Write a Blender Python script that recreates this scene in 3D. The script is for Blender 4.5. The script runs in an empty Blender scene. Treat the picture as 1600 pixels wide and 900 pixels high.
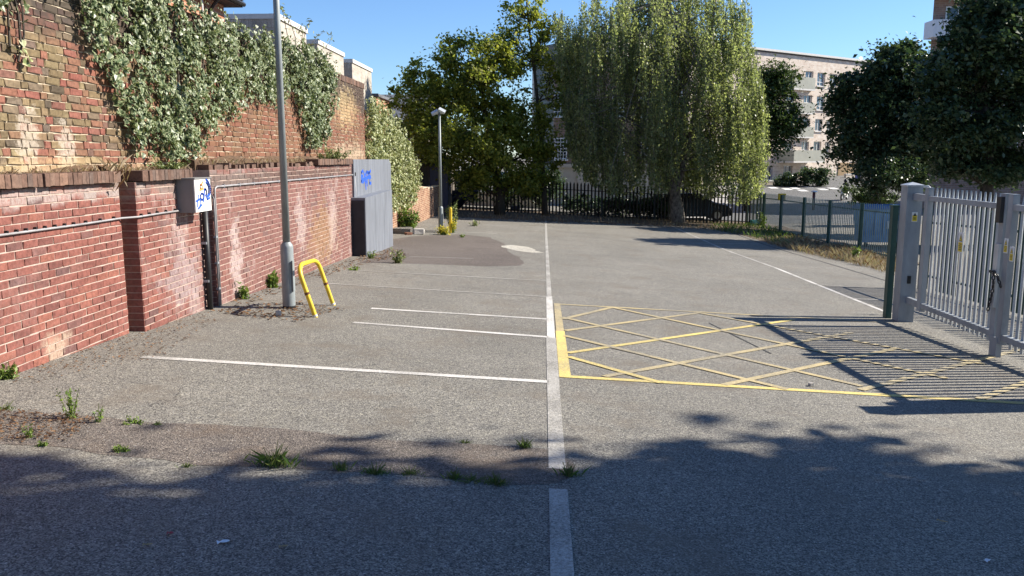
import bpy, bmesh, math, random
import numpy as np
from mathutils import Vector, Matrix
random.seed(7); rng = np.random.default_rng(7)
S = bpy.context.scene
COL = S.collection
R = math.radians
# ------------------------------------------------------------------ camera
F, PX, PY, EYE = 1300.0, 800.0, 450.0, 1.86
PITCH = math.atan(205 / F); YAW = math.atan(50 / F * math.cos(PITCH))
cam = bpy.data.cameras.new('camera'); co = bpy.data.objects.new('camera', cam); COL.objects.link(co)
co.location = (0, 0, EYE); co.rotation_euler = (R(90) - PITCH, 0, YAW)
cam.sensor_width = 36; cam.lens = 36 * F / 1600; cam.clip_end = 3000; cam.clip_start = .05
S.camera = co
# ------------------------------------------------------------------ light
SUN_AZ, SUN_EL = 16.0, 35.0          # azimuth from +X towards +Y
w = bpy.data.worlds.new('World'); S.world = w; w.use_nodes = True
nt = w.node_tree; bg = nt.nodes['Background']
sky = nt.nodes.new('ShaderNodeTexSky'); sky.sky_type = 'NISHITA'; sky.sun_disc = False
sky.sun_elevation = R(SUN_EL); sky.sun_rotation = R(90 - SUN_AZ)
sky.air_density = 1.0; sky.dust_density = 0.; sky.ozone_density = 3.0
tint = nt.nodes.new('ShaderNodeMix'); tint.data_type = 'RGBA'; tint.blend_type = 'MULTIPLY'; tint.inputs[0].default_value = 1; tint.inputs[7].default_value = (.64, .79, 1.0, 1)
nt.links.new(sky.outputs[0], tint.inputs[6]); nt.links.new(tint.outputs[2], bg.inputs[0]); bg.inputs[1].default_value = .088
sl = bpy.data.lights.new('sun', 'SUN'); sl.energy = 5.0; sl.angle = R(.53); sl.color = (1, .93, .82)
so = bpy.data.objects.new('sun', sl); COL.objects.link(so)
SUND = Vector((math.cos(R(SUN_EL)) * math.cos(R(SUN_AZ)), math.cos(R(SUN_EL)) * math.sin(R(SUN_AZ)), math.sin(R(SUN_EL))))
so.rotation_euler = SUND.to_track_quat('Z', 'Y').to_euler(); so.location = SUND * 60
S.view_settings.view_transform = 'Standard'; S.view_settings.look = 'None'
S.view_settings.exposure = 1.0; S.view_settings.gamma = 1
S.render.engine = 'CYCLES'

# ------------------------------------------------------------------ pixel -> world helpers
fw = np.array([-math.sin(YAW) * math.cos(PITCH), math.cos(YAW) * math.cos(PITCH), -math.sin(PITCH)])
rt = np.array([math.cos(YAW), math.sin(YAW), 0.]); upv = np.cross(rt, fw)
EYEP = np.array([0, 0, EYE])
def ray(x, y): return fw * F + rt * (x - PX) - upv * (y - PY)
def prof(y):
    z = -.033 * min(y, 28)
    if y > 28: z -= .015 * (min(y, 48) - 28)
    if y > 70: z += .05 * (min(y, 118) - 70)
    return z
def G(x, y):
    return -.05 * max(-12, min(x, 13)) + prof(y)
def gp(x, y, up=0.):
    d = ray(x, y); t = .001
    lo, hi = 1e-4, .2
    f = lambda t: EYE + d[2] * t - G(d[0] * t, d[1] * t)
    for _ in range(400):
        if f(lo * 1.05 + .0) < 0: break
        lo *= 1.05
        if lo > .5: break
    hi = lo * 1.06
    for _ in range(40):
        m = (lo + hi) / 2
        if f(m) > 0: lo = m
        else: hi = m
    p = EYEP + d * lo; p[2] += up
    return p
def onY(x, y, Y): d = ray(x, y); return EYEP + d * (Y / d[1])
def onX(x, y, X): d = ray(x, y); return EYEP + d * (X / d[0])
def onP(x, y, p0, n):
    d = ray(x, y); t = np.dot(np.array(p0) - EYEP, n) / np.dot(d, n); return EYEP + d * t

# ------------------------------------------------------------------ materials
def nodes(name):
    m = bpy.data.materials.new(name); m.use_nodes = True
    t = m.node_tree; b = t.nodes['Principled BSDF']
    return m, t, b
def N(t, typ, **kw):
    n = t.nodes.new('ShaderNode' + typ)
    for k, v in kw.items():
        if k.startswith('i_'):
            key = k[2:]; key = int(key) if key.isdigit() else key
            n.inputs[key].default_value = v
        else: setattr(n, k, v)
    return n
def ramp(t, src, stops, mode='LINEAR'):
    r = t.nodes.new('ShaderNodeValToRGB'); e = r.color_ramp.elements; r.color_ramp.interpolation = mode
    e[0].position, e[1].position = stops[0][0], stops[-1][0]
    e[0].color = (*stops[0][1], 1); e[1].color = (*stops[-1][1], 1)
    for p, c in stops[1:-1]:
        x = e.new(p); x.color = (*c, 1)
    t.links.new(src, r.inputs[0]); return r.outputs[0]
def mix(t, fac, a, b, blend='MIX'):
    m = t.nodes.new('ShaderNodeMix'); m.data_type = 'RGBA'; m.blend_type = blend
    for s, v in ((0, fac), (6, a), (7, b)):
        if hasattr(v, 'links') or isinstance(v, bpy.types.NodeSocket): t.links.new(v, m.inputs[s])
        else: m.inputs[s].default_value = v if s == 0 else (*v, 1)
    return m.outputs[2]
def pos(t, sc=(1, 1, 1)):
    g = t.nodes.new('ShaderNodeNewGeometry')
    if sc == (1, 1, 1): return g.outputs['Position']
    mp = t.nodes.new('ShaderNodeVectorMath'); mp.operation = 'MULTIPLY'; mp.inputs[1].default_value = sc
    t.links.new(g.outputs['Position'], mp.inputs[0]); return mp.outputs[0]
def noise(t, scale, detail=4, rough=.6, sc=(1, 1, 1), out=0):
    n = t.nodes.new('ShaderNodeTexNoise'); n.inputs['Scale'].default_value = scale
    n.inputs['Detail'].default_value = detail; n.inputs['Roughness'].default_value = rough
    t.links.new(pos(t, sc), n.inputs['Vector']); return n.outputs[out]
def math_(t, op, a, b=0., clamp=False):
    m = t.nodes.new('ShaderNodeMath'); m.operation = op; m.use_clamp = clamp
    for i, v in ((0, a), (1, b)):
        if isinstance(v, bpy.types.NodeSocket): t.links.new(v, m.inputs[i])
        else: m.inputs[i].default_value = v
    return m.outputs[0]
def mapr(t, v, a, b, c=0., d=1.):
    m = t.nodes.new('ShaderNodeMapRange'); t.links.new(v, m.inputs[0])
    for i, x in enumerate((a, b, c, d)): m.inputs[i + 1].default_value = x
    return m.outputs[0]
def bump(t, b, h, strength=.3, dist=.01):
    n = t.nodes.new('ShaderNodeBump'); n.inputs['Strength'].default_value = strength; n.inputs['Distance'].default_value = dist
    t.links.new(h, n.inputs['Height']); t.links.new(n.outputs[0], b.inputs['Normal'])
def rnd(t):
    o = t.nodes.new('ShaderNodeObjectInfo'); g = t.nodes.new('ShaderNodeNewGeometry')
    return math_(t, 'FRACT', math_(t, 'ADD', o.outputs['Random'], g.outputs['Random Per Island']))
def plain(name, col, rough=.6, metal=0., var=.25, scale=6, bs=0., spec=.5, sc=(1, 1, 1)):
    m, t, b = nodes(name)
    n = noise(t, scale, 5, .65, sc)
    c0 = tuple(max(0, c * (1 - var)) for c in col); c1 = tuple(min(1, c * (1 + var)) for c in col)
    t.links.new(ramp(t, n, [(.3, c0), (.7, c1)]), b.inputs['Base Color'])
    b.inputs['Roughness'].default_value = rough; b.inputs['Metallic'].default_value = metal
    b.inputs['Specular IOR Level'].default_value = spec
    if bs: bump(t, b, noise(t, scale * 8, 3), bs)
    return m
def asphalt_col(t, base, tint=None):
    big = noise(t, .55, 5, .6); mid = noise(t, 6, 4, .6)
    fine = noise(t, 95, 2, .7)
    c = ramp(t, big, [(.3, tuple(x * .86 for x in base)), (.7, tuple(x * 1.14 for x in base))])
    c = mix(t, .5, c, ramp(t, mid, [(.3, (.44, .44, .44)), (.7, (.56, .56, .56))]), 'OVERLAY')
    c = mix(t, .5, c, ramp(t, fine, [(.28, (.15, .15, .15)), (.5, (.48, .48, .48)), (.74, (.85, .85, .83))]), 'OVERLAY')
    for sc_, lo_, hi_ in ((130, .26, 1.85), (64, .78, 1.22), (24, .95, 1.05)):
        vv = t.nodes.new('ShaderNodeTexVoronoi'); vv.inputs['Scale'].default_value = sc_; t.links.new(pos(t), vv.inputs['Vector'])
        sp_ = t.nodes.new('ShaderNodeSeparateColor'); t.links.new(vv.outputs['Color'], sp_.inputs[0])
        c = mix(t, 1., c, ramp(t, sp_.outputs[0], [(0, (lo_,) * 3), (.5, ((lo_ + hi_) / 2 * .95,) * 3), (1, (hi_, hi_, hi_ * .97))]), 'MULTIPLY')
    v = t.nodes.new('ShaderNodeTexVoronoi'); v.inputs['Scale'].default_value = 60
    t.links.new(pos(t), v.inputs['Vector'])
    sep = t.nodes.new('ShaderNodeSeparateColor'); t.links.new(v.outputs['Color'], sep.inputs[0])
    sp = math_(t, 'MULTIPLY', math_(t, 'LESS_THAN', v.outputs['Distance'], .30), math_(t, 'GREATER_THAN', sep.outputs[0], .955))
    c = mix(t, math_(t, 'MULTIPLY', sp, .75), c, (.55, .53, .50))
    dk = math_(t, 'MULTIPLY', math_(t, 'LESS_THAN', v.outputs['Distance'], .33), math_(t, 'LESS_THAN', sep.outputs[1], .06))
    c = mix(t, math_(t, 'MULTIPLY', dk, .6), c, (.02, .02, .02))
    # oil spots and hair cracks
    oil = noise(t, .9, 5, .75); c = mix(t, mapr(t, oil, .60, .74, 0, .35), c, tuple(x * .45 for x in base))
    wv = t.nodes.new('ShaderNodeVectorMath'); wv.operation = 'ADD'; t.links.new(pos(t), wv.inputs[0])
    nz = t.nodes.new('ShaderNodeTexNoise'); nz.inputs['Scale'].default_value = 1.7; nz.inputs['Detail'].default_value = 5; t.links.new(pos(t), nz.inputs['Vector'])
    t.links.new(nz.outputs['Color'], wv.inputs[1])
    ve = t.nodes.new('ShaderNodeTexVoronoi'); ve.feature = 'DISTANCE_TO_EDGE'; ve.inputs['Scale'].default_value = .33; t.links.new(wv.outputs[0], ve.inputs['Vector'])
    ck = math_(t, 'MULTIPLY', math_(t, 'LESS_THAN', ve.outputs['Distance'], .0014), math_(t, 'GREATER_THAN', noise(t, .35, 3), .56))
    c = mix(t, math_(t, 'MULTIPLY', ck, .7), c, (.03, .03, .03))
    return c, fine
ASPH = (.185, .173, .152)
def asphalt(name, base, stain=None, bst=.6, fade=False):
    m, t, b = nodes(name)
    c, fine = asphalt_col(t, base)
    if fade:
        c0, _ = asphalt_col(t, ASPH)
        at = t.nodes.new('ShaderNodeAttribute'); at.attribute_name = 'fade'
        k = math_(t, 'ADD', at.outputs['Fac'], math_(t, 'MULTIPLY', math_(t, 'SUBTRACT', noise(t, 9, 6, .75), .5), 1.5))
        c = mix(t, mapr(t, k, .30, .62), c0, c)
    if stain:
        s = noise(t, 1.3, 6, .7)
        c = mix(t, mapr(t, s, .52, .72, 0, .8), c, stain)
    t.links.new(c, b.inputs['Base Color']); b.inputs['Roughness'].default_value = .8
    b.inputs['Specular IOR Level'].default_value = .45
    bump(t, b, fine, bst, .012)
    return m
def paint(name, col, wear0, wear1, base=ASPH, fade=None):
    m, t, b = nodes(name)
    c, fine = asphalt_col(t, base)
    w1 = noise(t, 48, 5, .8); w2 = noise(t, 1.1, 3, .6)
    k = math_(t, 'ADD', math_(t, 'MULTIPLY', w1, .65), math_(t, 'MULTIPLY', w2, .45))
    f = mapr(t, k, wear0, wear1, 1, .12)
    pc = mix(t, mapr(t, noise(t, 60, 2), .3, .7), tuple(x * .8 for x in col), col)
    t.links.new(mix(t, f, c, pc), b.inputs['Base Color']); b.inputs['Roughness'].default_value = .75
    bump(t, b, fine, .35, .008)
    return m
def brickmat(name, stops, stains, rough=.88):
    m, t, b = nodes(name)
    r = rnd(t)
    c = ramp(t, r, stops)
    n = noise(t, 22, 6, .75); c = mix(t, .9, c, ramp(t, n, [(.25, (.22, .22, .22)), (.75, (.78, .78, .78))]), 'OVERLAY')
    n3 = noise(t, 2.0, 4, .6); c = mix(t, .35, c, ramp(t, n3, [(.3, (.3, .3, .3)), (.7, (.7, .7, .7))]), 'OVERLAY')
    for f in stains: c = f(t, c)
    t.links.new(c, b.inputs['Base Color']); b.inputs['Roughness'].default_value = rough
    b.inputs['Specular IOR Level'].default_value = .25
    bump(t, b, noise(t, 60, 4, .7), .55, .006)
    return m
def blob(t, centre, rad, nscale=3., soft=.5, amp=.7):
    """mask: 1 near centre, ragged edge (a stain with a shape of its own)"""
    d = t.nodes.new('ShaderNodeVectorMath'); d.operation = 'SUBTRACT'; t.links.new(pos(t), d.inputs[0]); d.inputs[1].default_value = tuple(centre)
    s = t.nodes.new('ShaderNodeVectorMath'); s.operation = 'DIVIDE'; t.links.new(d.outputs[0], s.inputs[0]); s.inputs[1].default_value = tuple(rad)
    l = t.nodes.new('ShaderNodeVectorMath'); l.operation = 'LENGTH'; t.links.new(s.outputs[0], l.inputs[0])
    k = math_(t, 'ADD', l.outputs['Value'], math_(t, 'MULTIPLY', math_(t, 'SUBTRACT', noise(t, nscale, 8, .78), .5), amp * 3))
    k = math_(t, 'ADD', k, math_(t, 'MULTIPLY', math_(t, 'SUBTRACT', rnd(t), .5), .5))
    return math_(t, 'MULTIPLY', mapr(t, k, 1.0, 1.0 - soft, 0, 1), mapr(t, noise(t, 34, 4, .7), .30, .62, .25, 1))
def leafmat(name, stops, trans=.35, rough=.5, edge=None):
    m, t, b = nodes(name)
    c = ramp(t, rnd(t), stops)
    n = noise(t, 1.1, 3, .6); c = mix(t, .5, c, ramp(t, n, [(.3, (.35, .35, .35)), (.7, (.65, .65, .65))]), 'OVERLAY')
    if edge:
        u = N(t, 'UVMap'); sx = N(t, 'SeparateXYZ'); t.links.new(u.outputs[0], sx.inputs[0])
        k = math_(t, 'ADD', sx.outputs[0], math_(t, 'MULTIPLY', math_(t, 'SUBTRACT', noise(t, 30, 2), .5), 1.6))
        c = mix(t, mapr(t, k, .52, .88, 0, .95), c, edge)
    t.links.new(c, b.inputs['Base Color']); b.inputs['Roughness'].default_value = rough
    b.inputs['Specular IOR Level'].default_value = .35
    tr = t.nodes.new('ShaderNodeBsdfTranslucent')
    t.links.new(mix(t, 1., c, (1.18, 1.22, .72), 'MULTIPLY'), tr.inputs[0])
    mx = t.nodes.new('ShaderNodeMixShader'); mx.inputs[0].default_value = trans
    t.links.new(b.outputs[0], mx.inputs[1]); t.links.new(tr.outputs[0], mx.inputs[2])
    t.links.new(mx.outputs[0], t.nodes['Material Output'].inputs[0])
    return m
def glassmat(name, col=(.03, .04, .05), rough=.06):
    m, t, b = nodes(name)
    t.links.new(ramp(t, noise(t, .6, 2), [(.3, tuple(c * .6 for c in col)), (.7, tuple(c * 1.6 for c in col))]), b.inputs['Base Color'])
    b.inputs['Roughness'].default_value = rough; b.inputs['Specular IOR Level'].default_value = .9
    return m

# ------------------------------------------------------------------ mesh helpers
class MB:
    def __init__(s): s.v, s.f = [], []
    def add(s, vs, fs):
        o = len(s.v); s.v += [tuple(map(float, p)) for p in vs]; s.f += [tuple(i + o for i in f) for f in fs]; return s
    def box(s, c, d, ax=None):
        c = np.array(c, float); h = np.array(d, float) / 2
        A = np.eye(3) if ax is None else np.array(ax, float)
        vs = [c + A[0] * h[0] * i + A[1] * h[1] * j + A[2] * h[2] * k for k in (-1, 1) for j in (-1, 1) for i in (-1, 1)]
        return s.add(vs, [(0, 2, 3, 1), (4, 5, 7, 6), (0, 1, 5, 4), (2, 6, 7, 3), (0, 4, 6, 2), (1, 3, 7, 5)])
    def bb(s, a, b): 
        a = np.array(a, float); b = np.array(b, float); return s.box((a + b) / 2, np.abs(b - a))
    def tube(s, pts, rad, n=8, cap=True):
        pts = [np.array(p, float) for p in pts]
        if not hasattr(rad, '__len__'): rad = [rad] * len(pts)
        vs, fs = [], []
        prev = None
        for i, p in enumerate(pts):
            d = pts[min(i + 1, len(pts) - 1)] - pts[max(i - 1, 0)]; d = d / (np.linalg.norm(d) + 1e-9)
            if prev is None:
                a = np.array([0, 0, 1.]) if abs(d[2]) < .9 else np.array([1., 0, 0])
                u = np.cross(d, a)
            else: u = prev - d * np.dot(prev, d)
            u /= np.linalg.norm(u) + 1e-9; prev = u; v = np.cross(d, u)
            for k in range(n):
                an = 2 * math.pi * k / n; vs.append(p + rad[i] * (math.cos(an) * u + math.sin(an) * v))
        for i in range(len(pts) - 1):
            for k in range(n):
                fs.append((i * n + k, i * n + (k + 1) % n, (i + 1) * n + (k + 1) % n, (i + 1) * n + k))
        if cap: fs += [tuple(range(n))[::-1], tuple((len(pts) - 1) * n + k for k in range(n))]
        return s.add(vs, fs)
    def prism(s, poly, ext):
        """poly: list of 3d points (planar), ext: vector"""
        n = len(poly); e = np.array(ext, float); P = [np.array(p, float) for p in poly]
        vs = P + [p + e for p in P]
        return s.add(vs, [tuple(range(n))[::-1], tuple(range(n, 2 * n))] + [(i, (i + 1) % n, n + (i + 1) % n, n + i) for i in range(n)])
    def build(s, name, mat, parent=None, smooth=False, fix=True):
        me = bpy.data.meshes.new(name)
        off = wloc(parent) if parent else np.zeros(3)
        v = np.array(s.v, float) - off
        me.from_pydata(v.tolist(), [], s.f); me.update()
        if fix and len(s.f) < 6000:
            bm = bmesh.new(); bm.from_mesh(me); bmesh.ops.recalc_face_normals(bm, faces=bm.faces); bm.to_mesh(me); bm.free()
        if smooth:
            me.shade_smooth() if smooth is True else None
            if smooth == 'auto':
                me.shade_smooth(); 
                bm = bmesh.new(); bm.from_mesh(me)
                for e in bm.edges:
                    if len(e.link_faces) == 2 and e.calc_face_angle(0) > R(35): e.smooth = False
                bm.to_mesh(me); bm.free()
        me.materials.append(mat)
        o = bpy.data.objects.new(name, me); COL.objects.link(o)
        if parent: o.parent = parent
        return o
def wloc(o):
    p = np.zeros(3)
    while o: p = p + np.array(o.location); o = o.parent
    return p
def tag(o, label=None, cat=None, group=None, kind=None):
    if label: o['label'] = label
    if cat: o['category'] = cat
    if group: o['group'] = group
    if kind: o['kind'] = kind
    return o
def thing(name, loc, label, cat, group=None):
    o = bpy.data.objects.new(name, None); COL.objects.link(o); o.location = tuple(map(float, loc)); o.empty_display_size = .2
    return tag(o, label, cat, group)
def copy_tree(o, loc=None, parent=None):
    c = o.copy(); COL.objects.link(c)
    if parent: c.parent = parent
    if loc is not None: c.location = tuple(map(float, loc))
    for ch in list(o.children): copy_tree(ch, None, c)
    return c
def piece(name, me, parent, world, rotz=0.):
    o = bpy.data.objects.new(name, me); COL.objects.link(o); o.parent = parent
    o.location = tuple(np.array(world, float) - wloc(parent)); o.rotation_euler = (0, 0, rotz); return o
def npmesh(name, V, nper, mat, parent=None, uv=None, kind=None):
    """V: (n*nper,3) polygons each nper verts"""
    off = wloc(parent) if parent else np.zeros(3)
    V = (np.asarray(V, float) - off).astype(np.float32); n = len(V) // nper
    me = bpy.data.meshes.new(name); me.vertices.add(n * nper); me.loops.add(n * nper); me.polygons.add(n)
    me.vertices.foreach_set('co', V.ravel()); me.loops.foreach_set('vertex_index', np.arange(n * nper, dtype=np.int32))
    me.polygons.foreach_set('loop_start', np.arange(0, n * nper, nper, dtype=np.int32))
    if uv is not None:
        l = me.uv_layers.new(name='UVMap'); l.data.foreach_set('uv', np.asarray(uv, np.float32).ravel())
    me.update(); me.validate(); me.materials.append(mat)
    o = bpy.data.objects.new(name, me); COL.objects.link(o)
    if parent: o.parent = parent
    if kind: o['kind'] = kind
    return o
def unit(a): return a / (np.linalg.norm(a, axis=-1, keepdims=True) + 1e-9)
def leaves(C, size, nrm=None, nb=.6, asp=.55, dirv=None, jit=.3):
    """folded rhombus leaves -> quads"""
    n = len(C); s = size * (1 + jit * rng.normal(size=n)).clip(.45, 1.7)
    nn = unit(rng.normal(size=(n, 3)))
    if nrm is not None: nn = unit(nn * (1 - nb) + nrm * nb)
    d = rng.normal(size=(n, 3)) if dirv is None else dirv + .45 * rng.normal(size=(n, 3))
    d = unit(d - nn * (d * nn).sum(1, keepdims=True)); q = np.cross(nn, d)
    s = s[:, None]; fold = nn * s * .12
    V = np.stack([C - d * s * .5, C + q * s * asp * .5 + fold, C + d * s * .5, C - q * s * asp * .5 + fold], 1)
    return V.reshape(-1, 3)
def sheet(name, pts, mat, up=.004, parent=None, kind='structure', inset=0.):
    """polygon draped on the ground, thin but with the ground's own slope"""
    bm = bmesh.new(); vs = [bm.verts.new((p[0], p[1], 0)) for p in pts]; f0 = bm.faces.new(vs); lay_ = bm.verts.layers.float.new('fade')
    if inset:
        bmesh.ops.recalc_face_normals(bm, faces=[f0]); bmesh.ops.inset_region(bm, faces=[f0], thickness=inset, use_boundary=True)
        outer = set(vs)
        for v in bm.verts: v[lay_] = 0. if v in outer else 1.
    bmesh.ops.triangulate(bm, faces=bm.faces[:])
    for y in (28, 48):
        bmesh.ops.bisect_plane(bm, geom=bm.verts[:] + bm.edges[:] + bm.faces[:], plane_co=(0, y, 0), plane_no=(0, 1, 0))
    for v in bm.verts: v.co.z = G(v.co.x, v.co.y) + up
    bmesh.ops.recalc_face_normals(bm, faces=bm.faces)
    for f in bm.faces:
        if f.normal.z < 0: f.normal_flip()
    me = bpy.data.meshes.new(name); bm.to_mesh(me); bm.free(); me.materials.append(mat)
    o = bpy.data.objects.new(name, me); COL.objects.link(o)
    if parent: o.parent = parent
    if kind: o['kind'] = kind
    return o
def ragged(pts, step=.25, amp=.05, closed=True):
    out = []
    for i, p in enumerate(pts if closed else pts[:-1]):
        q = pts[(i + 1) % len(pts)]; p = np.array(p[:2]); q = np.array(q[:2]); L = np.linalg.norm(q - p); k = max(1, int(L / step))
        for j in range(k): out.append(p + (q - p) * j / k + rng.normal(size=2) * amp * (0.6 if j == 0 else 1))
    return out
def line(name, a, b, w, mat, up, parent=None):
    a = np.array(a[:2], float); b = np.array(b[:2], float); d = (b - a) / np.linalg.norm(b - a); n = np.array([-d[1], d[0]]) * w / 2
    return sheet(name, [a - n, b - n, b + n, a + n], mat, up, parent, 'structure' if not parent else None)

# ================================================================== GROUND
m_asph = asphalt('asphalt_lot', ASPH, (.15, .125, .095))
m_chip = asphalt('asphalt_chippings', (.158, .134, .116), (.15, .105, .07), 1.3, True)
m_patch = asphalt('asphalt_patch', (.125, .103, .09), (.10, .078, .062), .9, True)
m_apron = asphalt('asphalt_apron', (.20, .19, .175))
m_white = paint('white_paint', (.74, .71, .66), .46, .68)
m_whitew = paint('white_paint_worn', (.64, .61, .56), .36, .62)
m_whitev = paint('white_paint_faint', (.50, .48, .44), .30, .58)
m_yel = paint('yellow_paint', (.80, .62, .18), .47, .70)
m_yelw = paint('yellow_paint_worn', (.70, .55, .25), .36, .64)
m_dirt = plain('dry_leaf_dirt', (.11, .065, .035), .95, scale=14, var=.55, bs=.6)
m_verge = plain('verge_soil', (.12, .085, .055), .95, scale=7, var=.6, bs=.6)
m_road = asphalt('road_asphalt', (.12, .12, .12)); m_pave = plain('pavement_slabs', (.36, .34, .31), .9, scale=3)
m_tar = plain('tar_joint', (.03, .03, .03), .9)
xs = sorted(set(list(np.arange(-12, 13.1, 1.)) + [-900, -300, -120, -60, -30, -18, 16, 20, 30, 60, 120, 300, 900]))
ys = sorted(set(list(np.arange(-6, 28.1, 1)) + [-400, -60, -20, 30, 34, 38, 42, 45, 48, 52, 60, 70, 74, 80, 90, 100, 110, 118, 160, 300, 900, 1800]))
gm = MB(); gm.v = [(x, y, G(x, y)) for y in ys for x in xs]
nx = len(xs); gm.f = [(j * nx + i, j * nx + i + 1, (j + 1) * nx + i + 1, (j + 1) * nx + i) for j in range(len(ys) - 1) for i in range(nx - 1)]
tag(gm.build('ground', m_asph), kind='structure')
P2 = lambda *l: [gp(*p)[:2] for p in l]
# patches in the asphalt
chip = P2((-160, 628), (0, 641), (120, 648), (240, 660), (340, 664), (450, 670), (560, 684), (700, 692), (800, 697), (866, 703), (893, 722), (897, 742), (870, 758), (790, 757), (700, 748), (600, 741), (520, 735), (400, 728), (300, 727), (200, 713), (110, 700), (0, 694), (-160, 690))
sheet('trench_patch', ragged(chip, .2, .02), m_chip, .002, inset=.07)
mid = P2((612, 374), (660, 368), (720, 366), (766, 371), (782, 378), (797, 388), (800, 396), (818, 408), (812, 415), (760, 416), (680, 413), (600, 411), (566, 411), (600, 395))
sheet('repair_patch', ragged(mid, .5, .05), m_patch, .002, inset=.22)
spill = P2((782, 384), (800, 383), (822, 386), (836, 390), (848, 395), (830, 395), (806, 392), (795, 389))
sheet('cement_stain', ragged(spill, .5, .08), asphalt('cement_spill', (.42, .39, .34), None, .3, True), .0035, inset=.25)
# apron beyond the tar joint on the right
KJ = [(1100, 352), (1150, 366), (1191, 381), (1250, 399), (1315, 418), (1392, 441), (1402, 500)]
for a, b in zip(KJ[:-2], KJ[1:-1]): line('tar_joint', gp(*a), gp(*b), .07, m_tar, .004)
line('drain_joint', (gp(1108, 505)[0], gp(1108, 505)[1]), gp(1205, 553), .025, m_tar, .004)
# centre line (thick bright near section, thin worn beyond)
XC = .10
for y0, y1, wd, mt in ((2.5, 4.88, .115, m_whitew), (5.25, 7.7, .115, m_whitew), (7.7, 10.0, .12, m_whitew), (10.0, 13.85, .10, m_white), (13.85, 22, .085, m_whitew), (22, 40.5, .08, m_whitew)):
    sheet('centre_line', [(XC - wd / 2, y0), (XC + wd / 2, y0), (XC + wd / 2, y1), (XC - wd / 2, y1)], mt, .0045)
# bay lines on the left
for (x, y), (x2, y2), wd, mt in (((222, 558), (858, 597), .105, m_white), ((552, 504), (857, 527), .10, m_white), ((580, 482), (856, 499), .10, m_white),
        ((510, 443), (856, 464), .08, m_whitew), ((560, 423), (855, 439), .08, m_whitew), ((820, 419), (854, 421), .08, m_whitev),
        ((728, 363), (776, 365), .12, m_whitew), ((755, 351), (795, 353), .12, m_whitew), ((822, 354), (850, 355), .12, m_whitew), ((640, 401), (740, 404), .09, m_whitev)):
    line('bay_line', gp(x, y), gp(x2, y2), wd, mt, .0045)
# bay lines on the right
line('bay_line', gp(1046, 352), gp(1210, 418), .10, m_whitew, .0045); line('bay_line', gp(1210, 418), gp(1392, 491), .085, m_white, .0047)
for (x, y), (x2, y2), mt in (((1056, 363), (1128, 365), m_whitew), ((1091, 380), (1189, 381.5), m_whitew), ((1108, 389), (1222, 393), m_whitew), ((1139, 398), (1206, 402), m_whitev), ((1258, 444), (1384, 452), m_whitev), ((1330, 467), (1386, 469), m_whitew)):
    line('bay_line', gp(x, y), gp(x2, y2), .09, mt, .0055)
# yellow box
ya, yb, xa, xb = 7.95, 12.95, .22, 5.55
for n, (a, b, wd, mt) in enumerate((((xa + .05, ya), (xb, ya + .0), .10, m_yel), ((xa + .05, yb), (xb - .2, yb), .09, m_yelw), ((xa, ya - .05), (xa, 10.5), .115, m_yel), ((xa, 10.5), (xa, yb + .05), .10, m_yelw))):
    line('yellow_box_line', a, b, wd, mt, .005 + .0002 * n)
for n, (a, b) in enumerate((((883, 517), (1094, 489)), ((887, 552), (1240, 500)), ((944, 589), (1330, 520)), ((1131, 602), (1400, 545)), ((1345, 610), (1600, 545)), ((880, 499), (955, 481)),
        ((878, 496), (1347, 604)), ((882, 525), (1230, 609)), ((888, 558), (1033, 599)), ((953, 480), (1480, 592)), ((1090, 489), (1540, 570)), ((1530, 624), (1640, 585)))):
    line('yellow_hatch_line', gp(*a), gp(*b), .085, m_yelw if n not in (1, 8) else m_yel, .0065 + .0002 * n)
# soil strips
vb = P2((690, 337), (760, 341), (850, 345), (950, 349), (1040, 352), (1100, 355), (1150, 364), (1192, 377), (1240, 384), (1300, 398), (1350, 408), (1400, 420)) 
vt = [(-6, 46.4), (-3, 46.4), (0, 46.4), (4, 46.4), (8, 46.4), (11.5, 46.4), (12.6, 44), (12.3, 38), (12.2, 34), (12.1, 31), (12.0, 28.5), (11.7, 25.5)]
vmb = MB(); va, vc = [], []
for i in range(len(vb) - 1):
    for k in range(6):
        f = k / 6; p = np.array(vb[i]) * (1 - f) + np.array(vb[i + 1]) * f + rng.normal(size=2) * .10; q = np.array(vt[i]) * (1 - f) + np.array(vt[i + 1]) * f
        for j in range(7):
            r_ = p + (q - p) * j / 6; vmb.v.append((r_[0], r_[1], G(r_[0], r_[1]) + (.006 if j == 0 else .03 + .03 * rng.random())))
nr_ = len(vmb.v) // 7; vmb.f = [(i * 7 + j, (i + 1) * 7 + j, (i + 1) * 7 + j + 1, i * 7 + j + 1) for i in range(nr_ - 1) for j in range(6)]
tag(vmb.build('verge', m_verge, None, True), kind='structure')

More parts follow.
